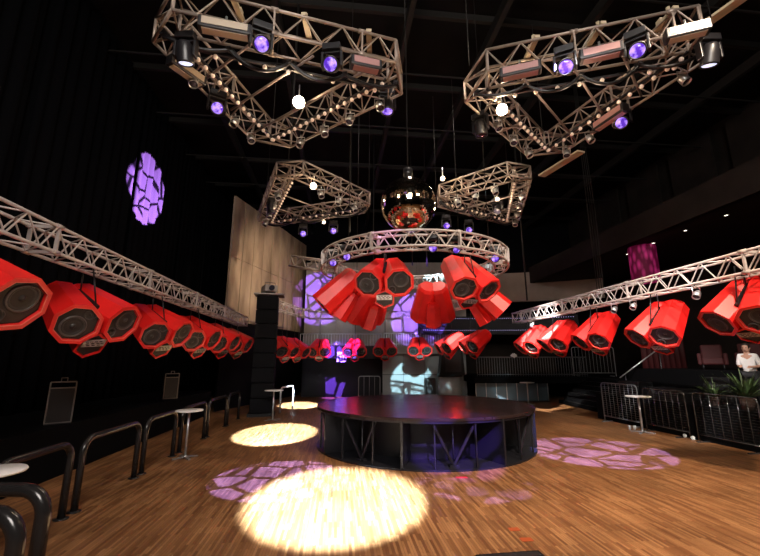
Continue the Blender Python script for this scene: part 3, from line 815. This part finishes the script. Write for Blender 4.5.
bistro((7.6, 20.6, 0), 1.1, .36, 'small round table right of the stage before the glass bar front')
bistro((8.2, 12.75, 0), 1.1, .36, 'round white table beside mesh barrier on the right')
# framed screens on the left ledge
M_drail2 = mat('dull_frame', (.16, .14, .13), .5)
def screen(loc, rz, label):
    t = thing('display_stand', label, 'display', loc, rz, 'framed displays on the left ledge')
    w, h = .42, .82; fr = MB()
    for sg in (-1, 1):
        fr.bar((sg * w / 2, 0, .02), (sg * w / 2, 0, h), .025, .03, (0, 1, 0))
    for z in (.02, h - .12, h): fr.bar((-w / 2, 0, z), (w / 2, 0, z), .03, .025)
    fr.build('frame', M_drail2, t); MB().box((0, .012, h / 2 - .05), (w - .03, .012, h - .14)).build('panel', M_fix, t)
    MB().path([(-.05, 0, h), (-.05, 0, h + .08), (.05, 0, h + .08), (.05, 0, h)], .01, 6).build('hook', M_drail2, t)
    MB().box((0, .06, .01), (w, .18, .02)).build('foot', M_fix, t)
screen((-6.5, 8.2, .95), radians(42), 'framed dark display standing on left ledge, nearer one')
screen((-6.95, 13.3, .95), radians(42), 'framed dark display standing on left ledge, farther one')
# black drapes on the left wall
GD = 'black drapes on the left wall'
for y0, y1, lab in ((2.5, 8.2, 'black drape at the near end of the left wall'), (8.4, 13.02, 'black drape left of the purple light patch'), (13.2, 17.2, 'black drape carrying most of the purple light patch'), (17.4, 26.5, 'black drape at the far end of left wall')):
    vs = []; fs = []; n = int((y1 - y0) * 12); L0 = V((axp(-7.62, y0), y0, 0))
    for k in range(n + 1):
        y = y0 + (y1 - y0) * k / n; x = axp(-7.62, y) + .07 * sin(k * 1.1) + .03 * sin(k * .37)
        for z in (.95, 12.6): vs.append(V((x, y, z)) - L0)
    for k in range(n): fs.append((2 * k, 2 * k + 2, 2 * k + 3, 2 * k + 1))
    o = MB().add(vs, fs, True).build('drape', M_curtain, loc=L0); m_ = o.modifiers.new('s', 'SOLIDIFY'); m_.thickness = .015
    tag(o, lab, 'drape', GD)
# black loudspeaker column
t = thing('loudspeaker_column', 'tall black column of stacked loudspeaker cabinets left of the stage', 'loudspeaker', (-4.86, 16.6, 0), radians(12))
for k in range(8):
    z0 = .12 + k * .6; cab = MB().box((0, 0, z0 + .29), (.9 - .02 * (k % 2), .8, .57)).build('cabinet', M_vel, t, bevel=.02)
    MB().box((0, -.405, z0 + .29), (.8, .02, .5)).build('grille', M_vel, cab)
MB().box((0, 0, .06), (1.05, .9, .12)).build('base', M_black, t)
MB().box((.05, 0, 4.98), (1.25, 1.0, .05)).build('top_tray', M_projector, t)
t = thing('projector', 'grey projector standing on top of the black loudspeaker column', 'projector', (-4.85, 16.6, 5.01), radians(30))
MB().box((0, 0, .24), (.55, .7, .3)).build('casing', M_projector, t, bevel=.03)
MB().tube((.0, -.35, .24), (.0, -.5, .24), .11, 16).build('lens', M_lensd, t)
MB().box((0, 0, .045), (.4, .5, .09)).build('foot', M_fix, t)
MB().path([(-.22, -.1, .38), (-.22, -.1, .52), (.22, -.1, .52), (.22, -.1, .38)], .015, 6).build('handle', M_fix, t)

# ------------------------------------------------------------------ BACK OF THE ROOM
M_drail = mat('dark_railing', (.12, .12, .13), .4, .3)
def balustrade(label, p0, p1, h, n, m, group='railings on the balconies', r=.016):
    p0, p1 = V(p0), V(p1); t = thing('balustrade', label, 'railing', p0, 0, group); d = p1 - p0; H = V((0, 0, h))
    MB().tube(H, d + H, r * 1.8, 8).build('top_rail', m, t); MB().tube(V((0, 0, .1)), d + V((0, 0, .1)), r * 1.2, 6).build('bottom_rail', m, t)
    base = None
    for k in range(n):
        if base is None: base = MB().tube((0, 0, 0), (0, 0, h), r, 6).build('baluster', m, t); o = base
        else: o = base.copy(); C.objects.link(o)
        o.location = d * (k / (n - 1))
    return t
balustrade('dark balcony railing above the purple-lit recess', (-4.7, 23.0, 3.04), (.1, 23.0, 3.04), .7, 30, M_rail)
balustrade('white-lit balcony railing above the white wall panels', (.25, 23.75, 3.08), (5.2, 23.75, 3.08), .75, 34, M_railw)
balustrade('gallery railing behind the far right table', (5.3, 21.6, 1.36), (11.3, 21.6, 1.36), 1.02, 44, M_drail)
def crowd_barrier(label, a, b, h, m, group, mesh=False, nb=10, z=0, r=.02):
    a, b = V(a), V(b); d = (b - a); L = d.length; d.normalize(); t = thing('crowd_barrier', label, 'barrier', a, 0, group)
    s = d.cross(V((0, 0, 1))); pts = [V((0, 0, .0)), V((0, 0, h - .12))] + [d * (.12 - .12 * cos(x)) + V((0, 0, h - .12 + .12 * sin(x))) for x in [pi / 2 * k / 5 for k in range(1, 6)]]
    pts += [d * (L - .12 + .12 * sin(x)) + V((0, 0, h - .12 + .12 * cos(x))) for x in [pi / 2 * k / 5 for k in range(0, 6)]] + [d * L]
    MB().path(pts, r, 8).build('frame', m, t)
    MB().tube(V((0, 0, .18)), d * L + V((0, 0, .18)), r * .8, 6).build('bottom_rail', m, t)
    for k in range(nb):
        f = (k + 1) / (nb + 1); MB().tube(d * (L * f) + V((0, 0, .18)), d * (L * f) + V((0, 0, h)), r * .45, 5).build('upright', m, t)
    if mesh:
        g = MB()
        for k in range(16): g.tube(V((0, 0, .22 + (h - .28) * k / 15)), d * L + V((0, 0, .22 + (h - .28) * k / 15)), .004, 4, caps=False)
        g.build('wire_mesh', m, t)
    for q in (d * .2, d * (L - .2)): MB().bar(q - s * .28 + V((0, 0, .015)), q + s * .28 + V((0, 0, .015)), .05, .03).build('foot', m, t)
    return t
GC = 'metal crowd barriers'
M_dchr = mat('dark_chrome', (.10, .105, .11), .22, .7)
M_barw = mat('worn_steel_tube', (.16, .17, .18), .35, .5)
crowd_barrier('metal barrier standing behind the stage before the white wall', (-1.25, 23.3, 0), (.0, 23.3, 0), 1.3, M_rail, GC, nb=3)
crowd_barrier('mesh-filled barrier at foot of stairs on the right', (8.42, 15.2, 0), (8.66, 13.5, 0), 1.38, M_barw, GC, True, 8)
crowd_barrier('dark barrier right behind the right white table', (8.71, 13.3, 0), (8.91, 11.75, 0), 1.3, M_dchr, GC, True, 6)
crowd_barrier('dark barrier on right edge nearest the camera', (8.95, 11.5, 0), (9.14, 9.75, 0), 1.3, M_dchr, GC, True, 6)
crowd_barrier('pale railing panel at the top of the stairs', (10.95, 22.4, 1.345), (13.1, 22.0, 1.345), 1.6, M_rail, GC, nb=11)
# sign and string lights
t = thing('square_sign', 'small square white sign lit purple on the balcony front', 'sign', (-2.22, 22.9, 2.1))
MB().box((0, 0, .3), (.58, .05, .58)).build('panel', M_white, t)
g = MB()
g.box((-.17, -.03, .3), (.06, .012, .3)); g.box((-.07, -.03, .42), (.16, .012, .06)); g.box((.01, -.03, .3), (.06, .012, .3)); g.box((.17, -.03, .3), (.06, .012, .36))
g.build('lettering', M_trouser, t)
M_dot = mat('led_dot', (.5, .5, 1), .4, emit=(.55, .5, 1), estr=.8)
for z, lab in ((4.72, 'upper string of tiny lights on the curved balcony front'), (4.0, 'lower string of tiny lights on the curved balcony front')):
    cx, cy, R_ = 5.8, 9.5, 14.17; t = thing('string_lights', lab, 'lights', (cx, cy + R_, z), 0, 'string lights'); base = None
    MB().path([(R_ * cos(radians(67 + k)), R_ * sin(radians(67 + k)) - R_, .03) for k in range(37)], .006, 4).build('wire', M_fix, t)
    for k in range(70):
        a = radians(67 + 36 * k / 69)
        if base is None: base = MB().lathe([(0, -.025), (.025, 0), (0, .025)], 6).build('bulb', M_dot, t); o = base
        else: o = base.copy(); C.objects.link(o)
        o.location = (R_ * cos(a), R_ * sin(a) - R_, 0)
# round metal counter, booth and cabinet in front of the white wall
t = thing('round_counter', 'round brushed metal counter behind the stage under black booth', 'counter', (4.0, 22.9, 0))
MB().lathe([(0, 0), (.68, 0), (.68, 1.3), (0, 1.3)], 40).build('drum', mat('brushed_metal', (.5, .56, .58), .35, .4), t)
MB().lathe([(0, 1.3), (.75, 1.3), (.75, 1.36), (0, 1.36)], 40).build('counter_top', M_fix, t)
t = thing('dj_booth', 'tall black booth standing on the round metal counter', 'booth', (4.1, 22.9, 1.36))
MB().prism([(-.72, 0), (.72, 0), (.62, 1.62), (-.5, 1.62)], -.45, .45, Matrix.Rotation(pi / 2, 4, 'X')).build('body', M_black, t)
MB().box((.08, -.45, .8), (.9, .02, 1.2)).build('front_panel', M_fix, t); MB().box((.06, 0, 1.65), (1.2, .95, .05)).build('top', M_fix, t)
t = thing('black_cabinet', 'low black cabinet left of the round metal counter', 'cabinet', (2.95, 23.5, 0))
MB().box((0, 0, .6), (.6, .6, 1.2)).build('body', M_black, t, bevel=.05); MB().box((0, -.305, .6), (.5, .02, 1.0)).build('door', M_fix, t)
# glass bar front under the gallery
t = thing('bar_front', 'bluish glass bar front below the gallery railing', 'bar', (7.3, 22.2, 0))
for k in range(7): MB().box((-1.7 + .57 * k, 0, .5), (.54, .04, .94)).build('glass_panel', M_glass, t)
for k in range(8): MB().box((-1.985 + .57 * k, -.03, .5), (.03, .06, 1.0)).build('mullion', M_rail, t)
MB().box((0, .1, .02), (4.1, .5, .04)).build('plinth', M_black, t)
# white cloth bundle on gallery rail and red seats beyond
mb = MB(); cl = []
for i in range(9):
    for k in range(14):
        u = pi * i / 8; a = 2 * pi * k / 14; rr = .10 + .06 * random.random()
        cl.append((rr * 1.3 * sin(u) * cos(a), rr * .6 * sin(u) * sin(a), rr * (.7 + .3 * sin(3 * a)) * cos(u)))
fs = [(i * 14 + k, i * 14 + (k + 1) % 14, (i + 1) * 14 + (k + 1) % 14, (i + 1) * 14 + k) for i in range(8) for k in range(14)]
o = mb.add(cl, fs, True).build('white_cloth', M_shirt, loc=(7.35, 21.58, 2.46)); tag(o, 'bundled white cloth lying over the gallery railing', 'cloth')
t = thing('red_armchair', 'left one of two red armchairs on dark upper tier at right', 'chair', (12.0, 14.2, 1.89), radians(-40), 'red armchairs on the upper tier')
def armch(t):
    MB().box((0, 0, .28), (.6, .58, .24)).build('seat', M_redfab, t, bevel=.05); MB().box((0, .3, .58), (.62, .16, .6)).build('backrest', M_redfab, t, bevel=.06)
    for sg in (-1, 1):
        MB().box((sg * .36, 0, .36), (.13, .6, .42)).build('armrest', M_redfab, t, bevel=.05)
        for y in (-.25, .25): MB().tube((sg * .28, y, 0), (sg * .28, y, .17), .025, 6).build('leg', M_fix, t)
armch(t)
c = copy_tree(t); c.location = (12.3, 13.0, 1.89); tag(c, 'right one of two red armchairs on dark upper tier at right', 'chair', 'red armchairs on the upper tier')
vs = []; fs = []
for k in range(41):
    x = -1.0 + 2.0 * k / 40
    for z in (0, 2.7): vs.append((x, .06 * sin(k * 1.3), z))
for k in range(40): fs.append((2 * k, 2 * k + 2, 2 * k + 3, 2 * k + 1))
o = MB().add(vs, fs, True).build('red_curtain', M_redfab, loc=(12.6, 17.4, 1.345)); o.modifiers.new('s', 'SOLIDIFY').thickness = .02; tag(o, 'dark red curtain beyond the slanting handrail at right', 'curtain')
# slanting handrail
t = thing('handrail', 'slanting steel handrail above the mesh barrier at right', 'handrail', (9.3, 15.4, .95))
MB().tube((0, 0, .6), (1.75, -.3, 1.9), .025, 8).build('rail', M_steel, t)
for f in (.12, .85): MB().tube((1.75 * f, -.3 * f, 0), (1.75 * f, -.3 * f, .6 + 1.3 * f), .02, 8).build('post', M_fix, t)
# pendant and downlights under the right balcony
t = thing('pendant_lamp', 'magenta fabric drum lamp hanging below the right balcony', 'lamp', (11.3, 16.0, 7.0))
def pendmat():
    m = bpy.data.materials.new('magenta_shade'); m.use_nodes = True; nt = m.node_tree; b = nt.nodes['Principled BSDF']
    tc = nt.nodes.new('ShaderNodeTexCoord'); mp = nt.nodes.new('ShaderNodeMapping'); mp.inputs['Scale'].default_value = (6, 6, 2.2)
    nt.links.new(tc.outputs['Object'], mp.inputs['Vector']); vo = nt.nodes.new('ShaderNodeTexVoronoi'); vo.inputs['Scale'].default_value = 1
    nt.links.new(mp.outputs['Vector'], vo.inputs['Vector']); rp = nt.nodes.new('ShaderNodeValToRGB'); e = rp.color_ramp.elements
    e[0].position = .1; e[0].color = (.55, .03, .2, 1); e[1].position = .6; e[1].color = (.10, .0, .025, 1)
    nt.links.new(vo.outputs['Distance'], rp.inputs['Fac']); nt.links.new(rp.outputs['Color'], b.inputs['Base Color']); nt.links.new(rp.outputs['Color'], b.inputs['Emission Color'])
    b.inputs['Emission Strength'].default_value = .35; b.inputs['Roughness'].default_value = .7; return m
MB().lathe([(.5, -1.55), (.52, -1.5), (.52, -.06), (.5, 0), (.1, 0)], 32).build('shade', pendmat(), t)
MB().lathe([(0, -1.5), (.5, -1.5)], 32).build('diffuser', pendmat(), t)
M_down = mat('downlight_glow', (1, 1, 1), .3, emit=(1, .88, .75), estr=5)
for x, y, lab in ((11.38, 17.1, 'tiny downlight nearest the magenta lamp under right balcony'), (11.4, 15.4, 'second tiny downlight from the magenta lamp under right balcony'),
                  (11.5, 13.8, 'third tiny downlight from the magenta lamp under right balcony'), (11.67, 12.25, 'fourth tiny downlight nearest right edge under right balcony')):
    t = thing('downlight', lab, 'downlight', (x, y, 7.0), 0, 'downlights under the right balcony')
    MB().lathe([(.05, -.02), (.08, -.02), (.085, 0), (.05, 0)], 16).build('bezel', M_steel, t)
    MB().lathe([(0, -.015), (.05, -.015), (.05, -.004), (0, -.004)], 16).build('lamp', M_down, t)

# ------------------------------------------------------------------ RIGHT PLATFORM: cases, plants, person; floor bits
GX = 'black cases on the right platform'
def case(loc, d, rz, label):
    t = thing('flight_case', label, 'case', loc, rz, GX)
    MB().box((0, 0, d[2] / 2), d).build('body', M_black, t, bevel=.015)
    MB().box((0, 0, d[2] * .7), (d[0] + .012, d[1] + .012, .03)).build('lid_edge', M_dchr, t)
    for sg in (-1, 1): MB().box((sg * d[0] * .3, -d[1] / 2 - .012, d[2] * .7), (.09, .02, .09)).build('latch', M_dchr, t)
case((9.35, 14.6, .95), (.9, .6, .5), radians(-80), 'black flight case behind mesh barrier on right platform')
case((9.35, 12.9, .95), (1.1, .6, .38), radians(-82), 'low black flight case behind the right white table')
case((10.4, 12.1, .95), (.7, .6, .75), radians(-70), 'tall black flight case left of the plants on right platform')
t = thing('potted_plant', 'spiky potted plant in front of the person at right edge', 'plant', (9.5, 10.4, .95), 0, 'potted plants on the right platform')
def plant(t, n, s):
    MB().lathe([(0, 0), (.13 * s, 0), (.17 * s, .28 * s), (.18 * s, .3 * s), (.15 * s, .3 * s), (.14 * s, .26 * s), (0, .26 * s)], 20).build('pot', M_pot, t)
    g = MB()
    for k in range(n):
        a = random.random() * 2 * pi; tl_ = .25 + .9 * random.random(); L = s * (.45 + .35 * random.random()); w = .035 * s
        pts = []
        for i in range(5):
            f = i / 4; rr = L * f * sin(tl_) * (1 + .2 * f); zz = .26 * s + L * f * cos(tl_) * (1.2 - .45 * f * tl_)
            pts.append(V((rr * cos(a), rr * sin(a), zz)))
        sd = V((-sin(a), cos(a), 0)); vs = []
        for i, p in enumerate(pts):
            ww = w * (1 - (i / 4) ** 2) + .002; vs += [p - sd * ww, p + V((0, 0, -.01)), p + sd * ww]
        fs = []
        for i in range(4):
            j = 3 * i; fs += [(j, j + 1, j + 4, j + 3), (j + 1, j + 2, j + 5, j + 4)]
        g.add(vs, fs, True)
    g.build('foliage', M_leaf, t)
plant(t, 60, 1.05)
t = thing('potted_plant', 'smaller potted plant left of the person at right edge', 'plant', (9.5, 11.4, .95), 0, 'potted plants on the right platform'); plant(t, 45, .8)
def cup(loc, lying, label):
    t = thing('plastic_cup', label, 'cup', loc, random.random() * 3, 'plastic cups left on the floor')
    M = Matrix.Identity(4) if not lying else Matrix.Translation((0, 0, .045)) @ Matrix.Rotation(radians(86), 4, 'X')
    MB().lathe([(0, .003), (.032, 0), (.046, .13), (.049, .132), (.044, .13), (.03, .008), (0, .008)], 18, M).build('cup_wall', M_cup, t)
    MB().lathe([(.0445, .126), (.05, .128), (.05, .134), (.0445, .136)], 18, M).build('rim', M_cup, t)
cup((8.08, 13.2, 0), False, 'upright plastic cup on floor beside right table, left of two')
cup((8.24, 13.2, 0), False, 'upright plastic cup on floor beside right table, right of two')
cup((8.86, 11.9, 0), True, 'plastic cup lying on floor below dark barrier, left of two')
cup((8.83, 11.55, 0), True, 'plastic cup lying on floor below dark barrier, right of two')
for x, y, w, d, m_, lab in ((1.79, 5.72, .14, .1, M_tape, 'orange tape mark on floor at lower right, farther one'), (1.84, 5.42, .15, .1, M_tape, 'orange tape mark on floor at lower right, nearer one'), (1.57, 8.05, .22, .1, M_tapered, 'red tape mark on floor at front of the stage')):
    o = MB().box((0, 0, .0015), (w, d, .003)).build('tape_mark', m_, loc=(x, y, 0), rotz=.1); tag(o, lab, 'tape mark', 'tape marks on the dance floor')
t = thing('cable_ramp', 'dark floor cable ramp edge at bottom of the photo', 'cable ramp', (1.48, 4.92, 0), radians(8))
MB().prism([(-.14, 0), (.14, 0), (.08, .04), (-.08, .04)], -.38, .38, Matrix.Rotation(pi / 2, 4, 'Y') @ Matrix.Rotation(pi / 2, 4, 'Z')).build('body', M_black, t)
MB().box((0, 0, .042), (.7, .1, .006)).build('lid', M_fix, t)

# person behind the plants, standing on the platform and turned to the left
def person(loc, rz):
    t = thing('person', 'person in a white shirt standing behind the plant at right edge', 'person', loc, rz)
    J = {'pel': (0, 0, .92), 'sp': (0, .0, 1.12), 'ch': (0, -.01, 1.32), 'nk': (0, -.01, 1.44), 'hd': (0, -.03, 1.53),
         'lh': (.1, 0, .88), 'lk': (.11, -.02, .5), 'la': (.11, .03, .09), 'lt': (.12, -.13, .03),
         'rh': (-.1, 0, .88), 'rk': (-.11, -.02, .5), 'ra': (-.11, .03, .09), 'rt': (-.12, -.13, .03),
         'ls': (.17, -.01, 1.38), 'le': (.23, .0, 1.1), 'lw': (.12, -.22, 1.08),
         'rs': (-.17, -.01, 1.38), 're': (-.23, .0, 1.1), 'rw': (-.12, -.22, 1.1)}
    RD = {'pel': .14, 'sp': .12, 'ch': .14, 'nk': .055, 'hd': .06, 'lh': .095, 'lk': .06, 'la': .04, 'lt': .035, 'rh': .095, 'rk': .06, 'ra': .04, 'rt': .035,
          'ls': .058, 'le': .043, 'lw': .03, 'rs': .058, 're': .043, 'rw': .03}
    E = [('pel', 'sp'), ('sp', 'ch'), ('ch', 'nk'), ('nk', 'hd'), ('pel', 'lh'), ('lh', 'lk'), ('lk', 'la'), ('la', 'lt'), ('pel', 'rh'), ('rh', 'rk'), ('rk', 'ra'), ('ra', 'rt'),
         ('ch', 'ls'), ('ls', 'le'), ('le', 'lw'), ('ch', 'rs'), ('rs', 're'), ('re', 'rw')]
    for w, sg in (('lw', 1), ('rw', -1)):
        wx, wy, wz = J[w]; p = w + 'p'; J[p] = (wx - sg * .02, wy - .07, wz + .005); RD[p] = .03; E.append((w, p))
        for i, (off, ln) in enumerate(((-.028, .065), (-.01, .075), (.01, .07), (.028, .055))):
            a_, b_ = p + str(i), p + str(i) + 'e'
            J[a_] = (wx - sg * .03 + off, wy - .1, wz + .002); J[b_] = (wx - sg * .04 + off, wy - .1 - ln * .7, wz - ln * .5); RD[a_] = .0085; RD[b_] = .007; E += [(p, a_), (a_, b_)]
        J[p + 't'] = (wx - sg * .06, wy - .08, wz + .03); RD[p + 't'] = .009; E.append((p, p + 't'))
    def skin(name, keys, grow, m, parent):
        ks = list(keys); me = bpy.data.meshes.new(name); me.from_pydata([J[k] for k in ks], [(ks.index(a), ks.index(b)) for a, b in E if a in keys and b in keys], [])
        o = bpy.data.objects.new(name, me); C.objects.link(o); o.parent = parent; me.materials.append(m)
        o.modifiers.new('skin', 'SKIN')
        if not me.skin_vertices: me.attributes.new('x', 'FLOAT', 'POINT')
        for k, sv in zip(ks, me.skin_vertices[0].data):
            sv.radius = (RD[k] * grow, RD[k] * grow * (.72 if k in ('ch', 'sp', 'pel') else 1)); sv.use_root = (k == ks[0])
        s_ = o.modifiers.new('sub', 'SUBSURF'); s_.levels = s_.render_levels = 2
        return o
    return t, J, RD, E, skin
t, J, RD, E, skin = person((10.2, 10.9, .95), radians(-60))
try:
    body = skin('body', list(J.keys()), 1.0, M_skin, t)
    skin('shirt', ['sp', 'ch', 'pel', 'nk', 'ls', 'le', 'rs', 're'], 1.28, M_shirt, t)
    skin('trousers', ['pel', 'lh', 'lk', 'la', 'rh', 'rk', 'ra'], 1.17, M_trouser, t)
except Exception as ex:
    print('SKIN FAILED', ex)
hc = V((0, -.035, 1.585))
head = MB(); prof = [(0, -.125), (.045, -.115), (.068, -.075), (.077, -.02), (.08, .03), (.076, .07), (.055, .11), (.025, .127), (0, .13)]
head.lathe(prof, 20, Matrix.Translation(hc) @ Matrix.Scale(1.18, 4, (0, 1, 0)))
head.add([hc + V(v) for v in ((-.016, -.088, -.03), (.016, -.088, -.03), (0, -.118, -.025), (0, -.09, .02))], [(0, 1, 2), (1, 3, 2), (3, 0, 2)], True)
for sg in (-1, 1):
    head.lathe([(0, -.028), (.015, -.02), (.018, 0), (.015, .02), (0, .028)], 10, Matrix.Translation(hc + V((sg * .08, .005, -.005))))
ho = head.build('head', M_skin, t)
e = MB()
for sg in (-1, 1): e.lathe([(0, -.011), (.011, -.006), (.013, 0), (.011, .006), (0, .011)], 10, Matrix.Translation(hc + V((sg * .032, -.084, .01))))
e.build('eye', M_hair, ho)
MB().box(hc + V((0, -.088, -.065)), (.04, .012, .01)).build('mouth', M_redfab, ho)
hr = MB().lathe([(.088, -.02), (.09, .03), (.086, .08), (.062, .122), (.03, .14), (0, .143)], 20, Matrix.Translation(hc + V((0, .016, .008))) @ Matrix.Scale(1.12, 4, (0, 1, 0)))
hr.build('hair', M_hair, t)

# ------------------------------------------------------------------ LIGHT
def aim_light(o, tgt):
    d = V(tgt) - o.location; o.rotation_euler = d.to_track_quat('-Z', 'Y').to_euler()
def spot(name, loc, tgt, power, half, col=(1, 1, 1), blend=.12, size=.05, gobo=None):
    L = bpy.data.lights.new(name, 'SPOT'); L.energy = power; L.color = col; L.spot_size = radians(2 * half); L.spot_blend = blend; L.shadow_soft_size = size
    o = bpy.data.objects.new(name, L); C.objects.link(o); o.location = loc; aim_light(o, tgt)
    if gobo:
        sc, th, seed = gobo
        L.use_nodes = True; nt = L.node_tree; em = [n for n in nt.nodes if n.type == 'EMISSION'][0]
        tc = nt.nodes.new('ShaderNodeTexCoord'); sp = nt.nodes.new('ShaderNodeSeparateXYZ'); nt.links.new(tc.outputs['Normal'], sp.inputs[0])
        d1 = nt.nodes.new('ShaderNodeMath'); d1.operation = 'DIVIDE'; d2 = nt.nodes.new('ShaderNodeMath'); d2.operation = 'DIVIDE'
        nt.links.new(sp.outputs[0], d1.inputs[0]); nt.links.new(sp.outputs[2], d1.inputs[1]); nt.links.new(sp.outputs[1], d2.inputs[0]); nt.links.new(sp.outputs[2], d2.inputs[1])
        cb = nt.nodes.new('ShaderNodeCombineXYZ'); nt.links.new(d1.outputs[0], cb.inputs[0]); nt.links.new(d2.outputs[0], cb.inputs[1]); cb.inputs[2].default_value = seed
        vo = nt.nodes.new('ShaderNodeTexVoronoi'); vo.feature = 'DISTANCE_TO_EDGE'; vo.inputs['Scale'].default_value = sc / math.tan(radians(half))
        nt.links.new(cb.outputs[0], vo.inputs['Vector'])
        mr = nt.nodes.new('ShaderNodeMapRange'); mr.inputs['From Min'].default_value = th; mr.inputs['From Max'].default_value = th + .03
        mr.inputs['To Min'].default_value = .04; mr.inputs['To Max'].default_value = 1
        nt.links.new(vo.outputs['Distance'], mr.inputs['Value']); nt.links.new(mr.outputs['Result'], em.inputs['Strength'])
    return o
def area(name, loc, tgt, power, size, col=(1, 1, 1)):
    L = bpy.data.lights.new(name, 'AREA'); L.energy = power; L.shape = 'DISK'; L.size = size; L.color = col
    o = bpy.data.objects.new(name, L); C.objects.link(o); o.location = loc; aim_light(o, tgt); return o
W = (.66, .88, 1)
spot('white_spot', (-.75, .5, 8.1), (-.7, 6.75, 0), 125000, 8.6, W, .38)
spot('white_spot', (-2.4, 3.5, 7.9), (-3.2, 12.5, 0), 190000, 6.2, W, .25)
spot('white_spot', (-2.0, 11.3, 7.4), (-4.1, 20.2, 0), 190000, 5.2, W, .25)
CW = (.55, .88, 1)
spot('white_spot', (2.2, 1.6, 8.6), (1.95, 24.2, .85), 50000, 3.2, CW, .08)
spot('white_spot', (1.4, 1.6, 8.6), (1.2, 24.0, 2.75), 45000, 2.0, CW, .08)
spot('white_spot', (3.3, 9.2, 6.9), (6.25, 14.8, 3.2), 34000, 7.0, (1, .97, .95), .4)
spot('white_spot', (.5, 12.9, 7.4), (3.6, 17.6, 3.1), 60000, 5, (1, .96, .95), .4)
spot('white_spot', (1.6, 2.5, 8.8), (6.7, 10.4, 3.3), 9000, 13, (1, .95, .92), .6)  # soft spot added from the front to brighten the right loudspeakers
spot('white_spot', (2.6, 1.6, 8.6), (4.0, 22.4, .75), 9000, 1.9, CW, .5)  # extra unseen spot added to lift the round metal counter
spot('white_spot', (3.2, 1.6, 8.6), (7.3, 22.2, .95), 5000, 3.4, CW, .6)  # added wash without a fixture, brightening the glass bar front
spot('white_spot', (-1.6, 9.6, 7.7), (-2.6, 21.5, 4.7), 3500, 6, (.95, .95, 1), .6)  # spot added to whiten the left half of the far truss
spot('white_spot', (.2, 8.6, 7.7), (.4, 21.5, 4.7), 3500, 5, (.95, .95, 1), .6)  # second added spot, whitening the far truss's right half
spot('wall_fill', (.6, 13.5, 7.3), (-6.6, 21.5, 6.2), 4200, 24, (1, .8, .58), 1.0)  # unseen warm spot added to brighten the tan corner boards
spot('wall_fill', (0.5, 5, 9.0), (8.6, 24, 6.0), 2500, 14, (1, .85, .65), .6)
PU = (.2, .19, 1)
spot('gobo_spot', (4.5, 8.3, 7.4), (5.35, 10.2, 0), 22000, 12.4, PU, .12, .02, (2.1, .06, 1.3))
spot('gobo_spot', (-2.6, 8.2, 7.5), (-1.9, 8.0, 0), 22000, 10, PU, .1, .02, (2.0, .07, 4.1))
spot('gobo_spot', (3.2, 6.0, 7.5), (1.75, 7.7, 0), 30000, 8, PU, .3, .02, (1.5, .07, 7.7))
BV = (.25, .12, 1)
spot('gobo_spot', (1.6, .5, 6.0), (1.7, 8.6, .5), 22000, 6, BV, .4, .05, (1.2, .06, 2.0))
spot('gobo_spot', (-.5, 13.5, 5.2), (-9.05, 13.95, 8.65), 1100000, 8.2, (.6, .25, 1), .08, .02, (1.6, .035, 3.3))
spot('gobo_spot', (-.4, 13.4, 7.5), (-3.9, 25, 6.2), 24000, 8.5, (.3, .13, 1), .15, .02, (2.0, .04, 5.5))
spot('gobo_spot', (1.2, 12.5, 7.4), (2.6, 25, 4.7), 32000, 8.6, (.32, .15, 1), .1, .02, (1.8, .03, 6.2))
spot('gobo_spot', (-1.4, 14.6, 7.4), (-2.4, 24.5, 1.0), 110000, 7.5, (.25, .08, 1), .2, .02, (1.4, .06, 8.2))
spot('pink_spot', (.9, 3.0, 8.0), (.05, 8.7, 4.45), 2600, 3.2, (1, .35, .9), .4)
spot('pink_spot', (-.3, 12, 7.0), (-3.1, 21.3, 3.0), 3000, 2.2, (1, .3, .9), .4)
# unseen fill lamps added to lift the loudspeakers, floor and trusses
area('fill_light', (1.0, -4.0, 9.5), (1, 11, 2.5), 1500, 5, (1, .93, .86))
spot('fill_light', (5.5, 2.5, 9.5), (4.8, 7.2, 0), 7500, 40, (1, .8, .6), .9, .3)
spot('fill_light', (1.2, 12.2, 11.8), (1.2, 12.3, 0), 1000, 60, (1, .85, .72), .9, .25)
for p, c_ in ((cNL, -.9), (cNR, -.9), (cFL, -1.0), (cFR, -1.0)):  # added point lamps without fixtures, warming the triangular trusses
    L = bpy.data.lights.new('truss_fill', 'POINT'); L.energy = 34 if p in (cNL, cNR) else 55; L.color = (1, .72, .48); L.shadow_soft_size = .15
    o = bpy.data.objects.new('truss_fill', L); C.objects.link(o); o.location = p + V((0, -.6, c_))

w = bpy.data.worlds.new('World'); S.world = w; w.use_nodes = True
w.node_tree.nodes['Background'].inputs['Color'].default_value = (.02, .02, .03, 1); w.node_tree.nodes['Background'].inputs['Strength'].default_value = .1

# ------------------------------------------------------------------ CAMERA
cam = bpy.data.cameras.new('camera'); co = bpy.data.objects.new('camera', cam); C.objects.link(co)
cam.sensor_width = 36; cam.lens = 36 * 385 / 760; cam.clip_end = 200
co.location = (0, 0, 2.2); co.rotation_euler = (radians(90 + 12.1), 0, 0)
S.camera = co
S.view_settings.view_transform = 'Standard'; S.view_settings.look = 'None'; S.view_settings.gamma = 1; S.view_settings.exposure = 0
S.view_settings.use_curve_mapping = False
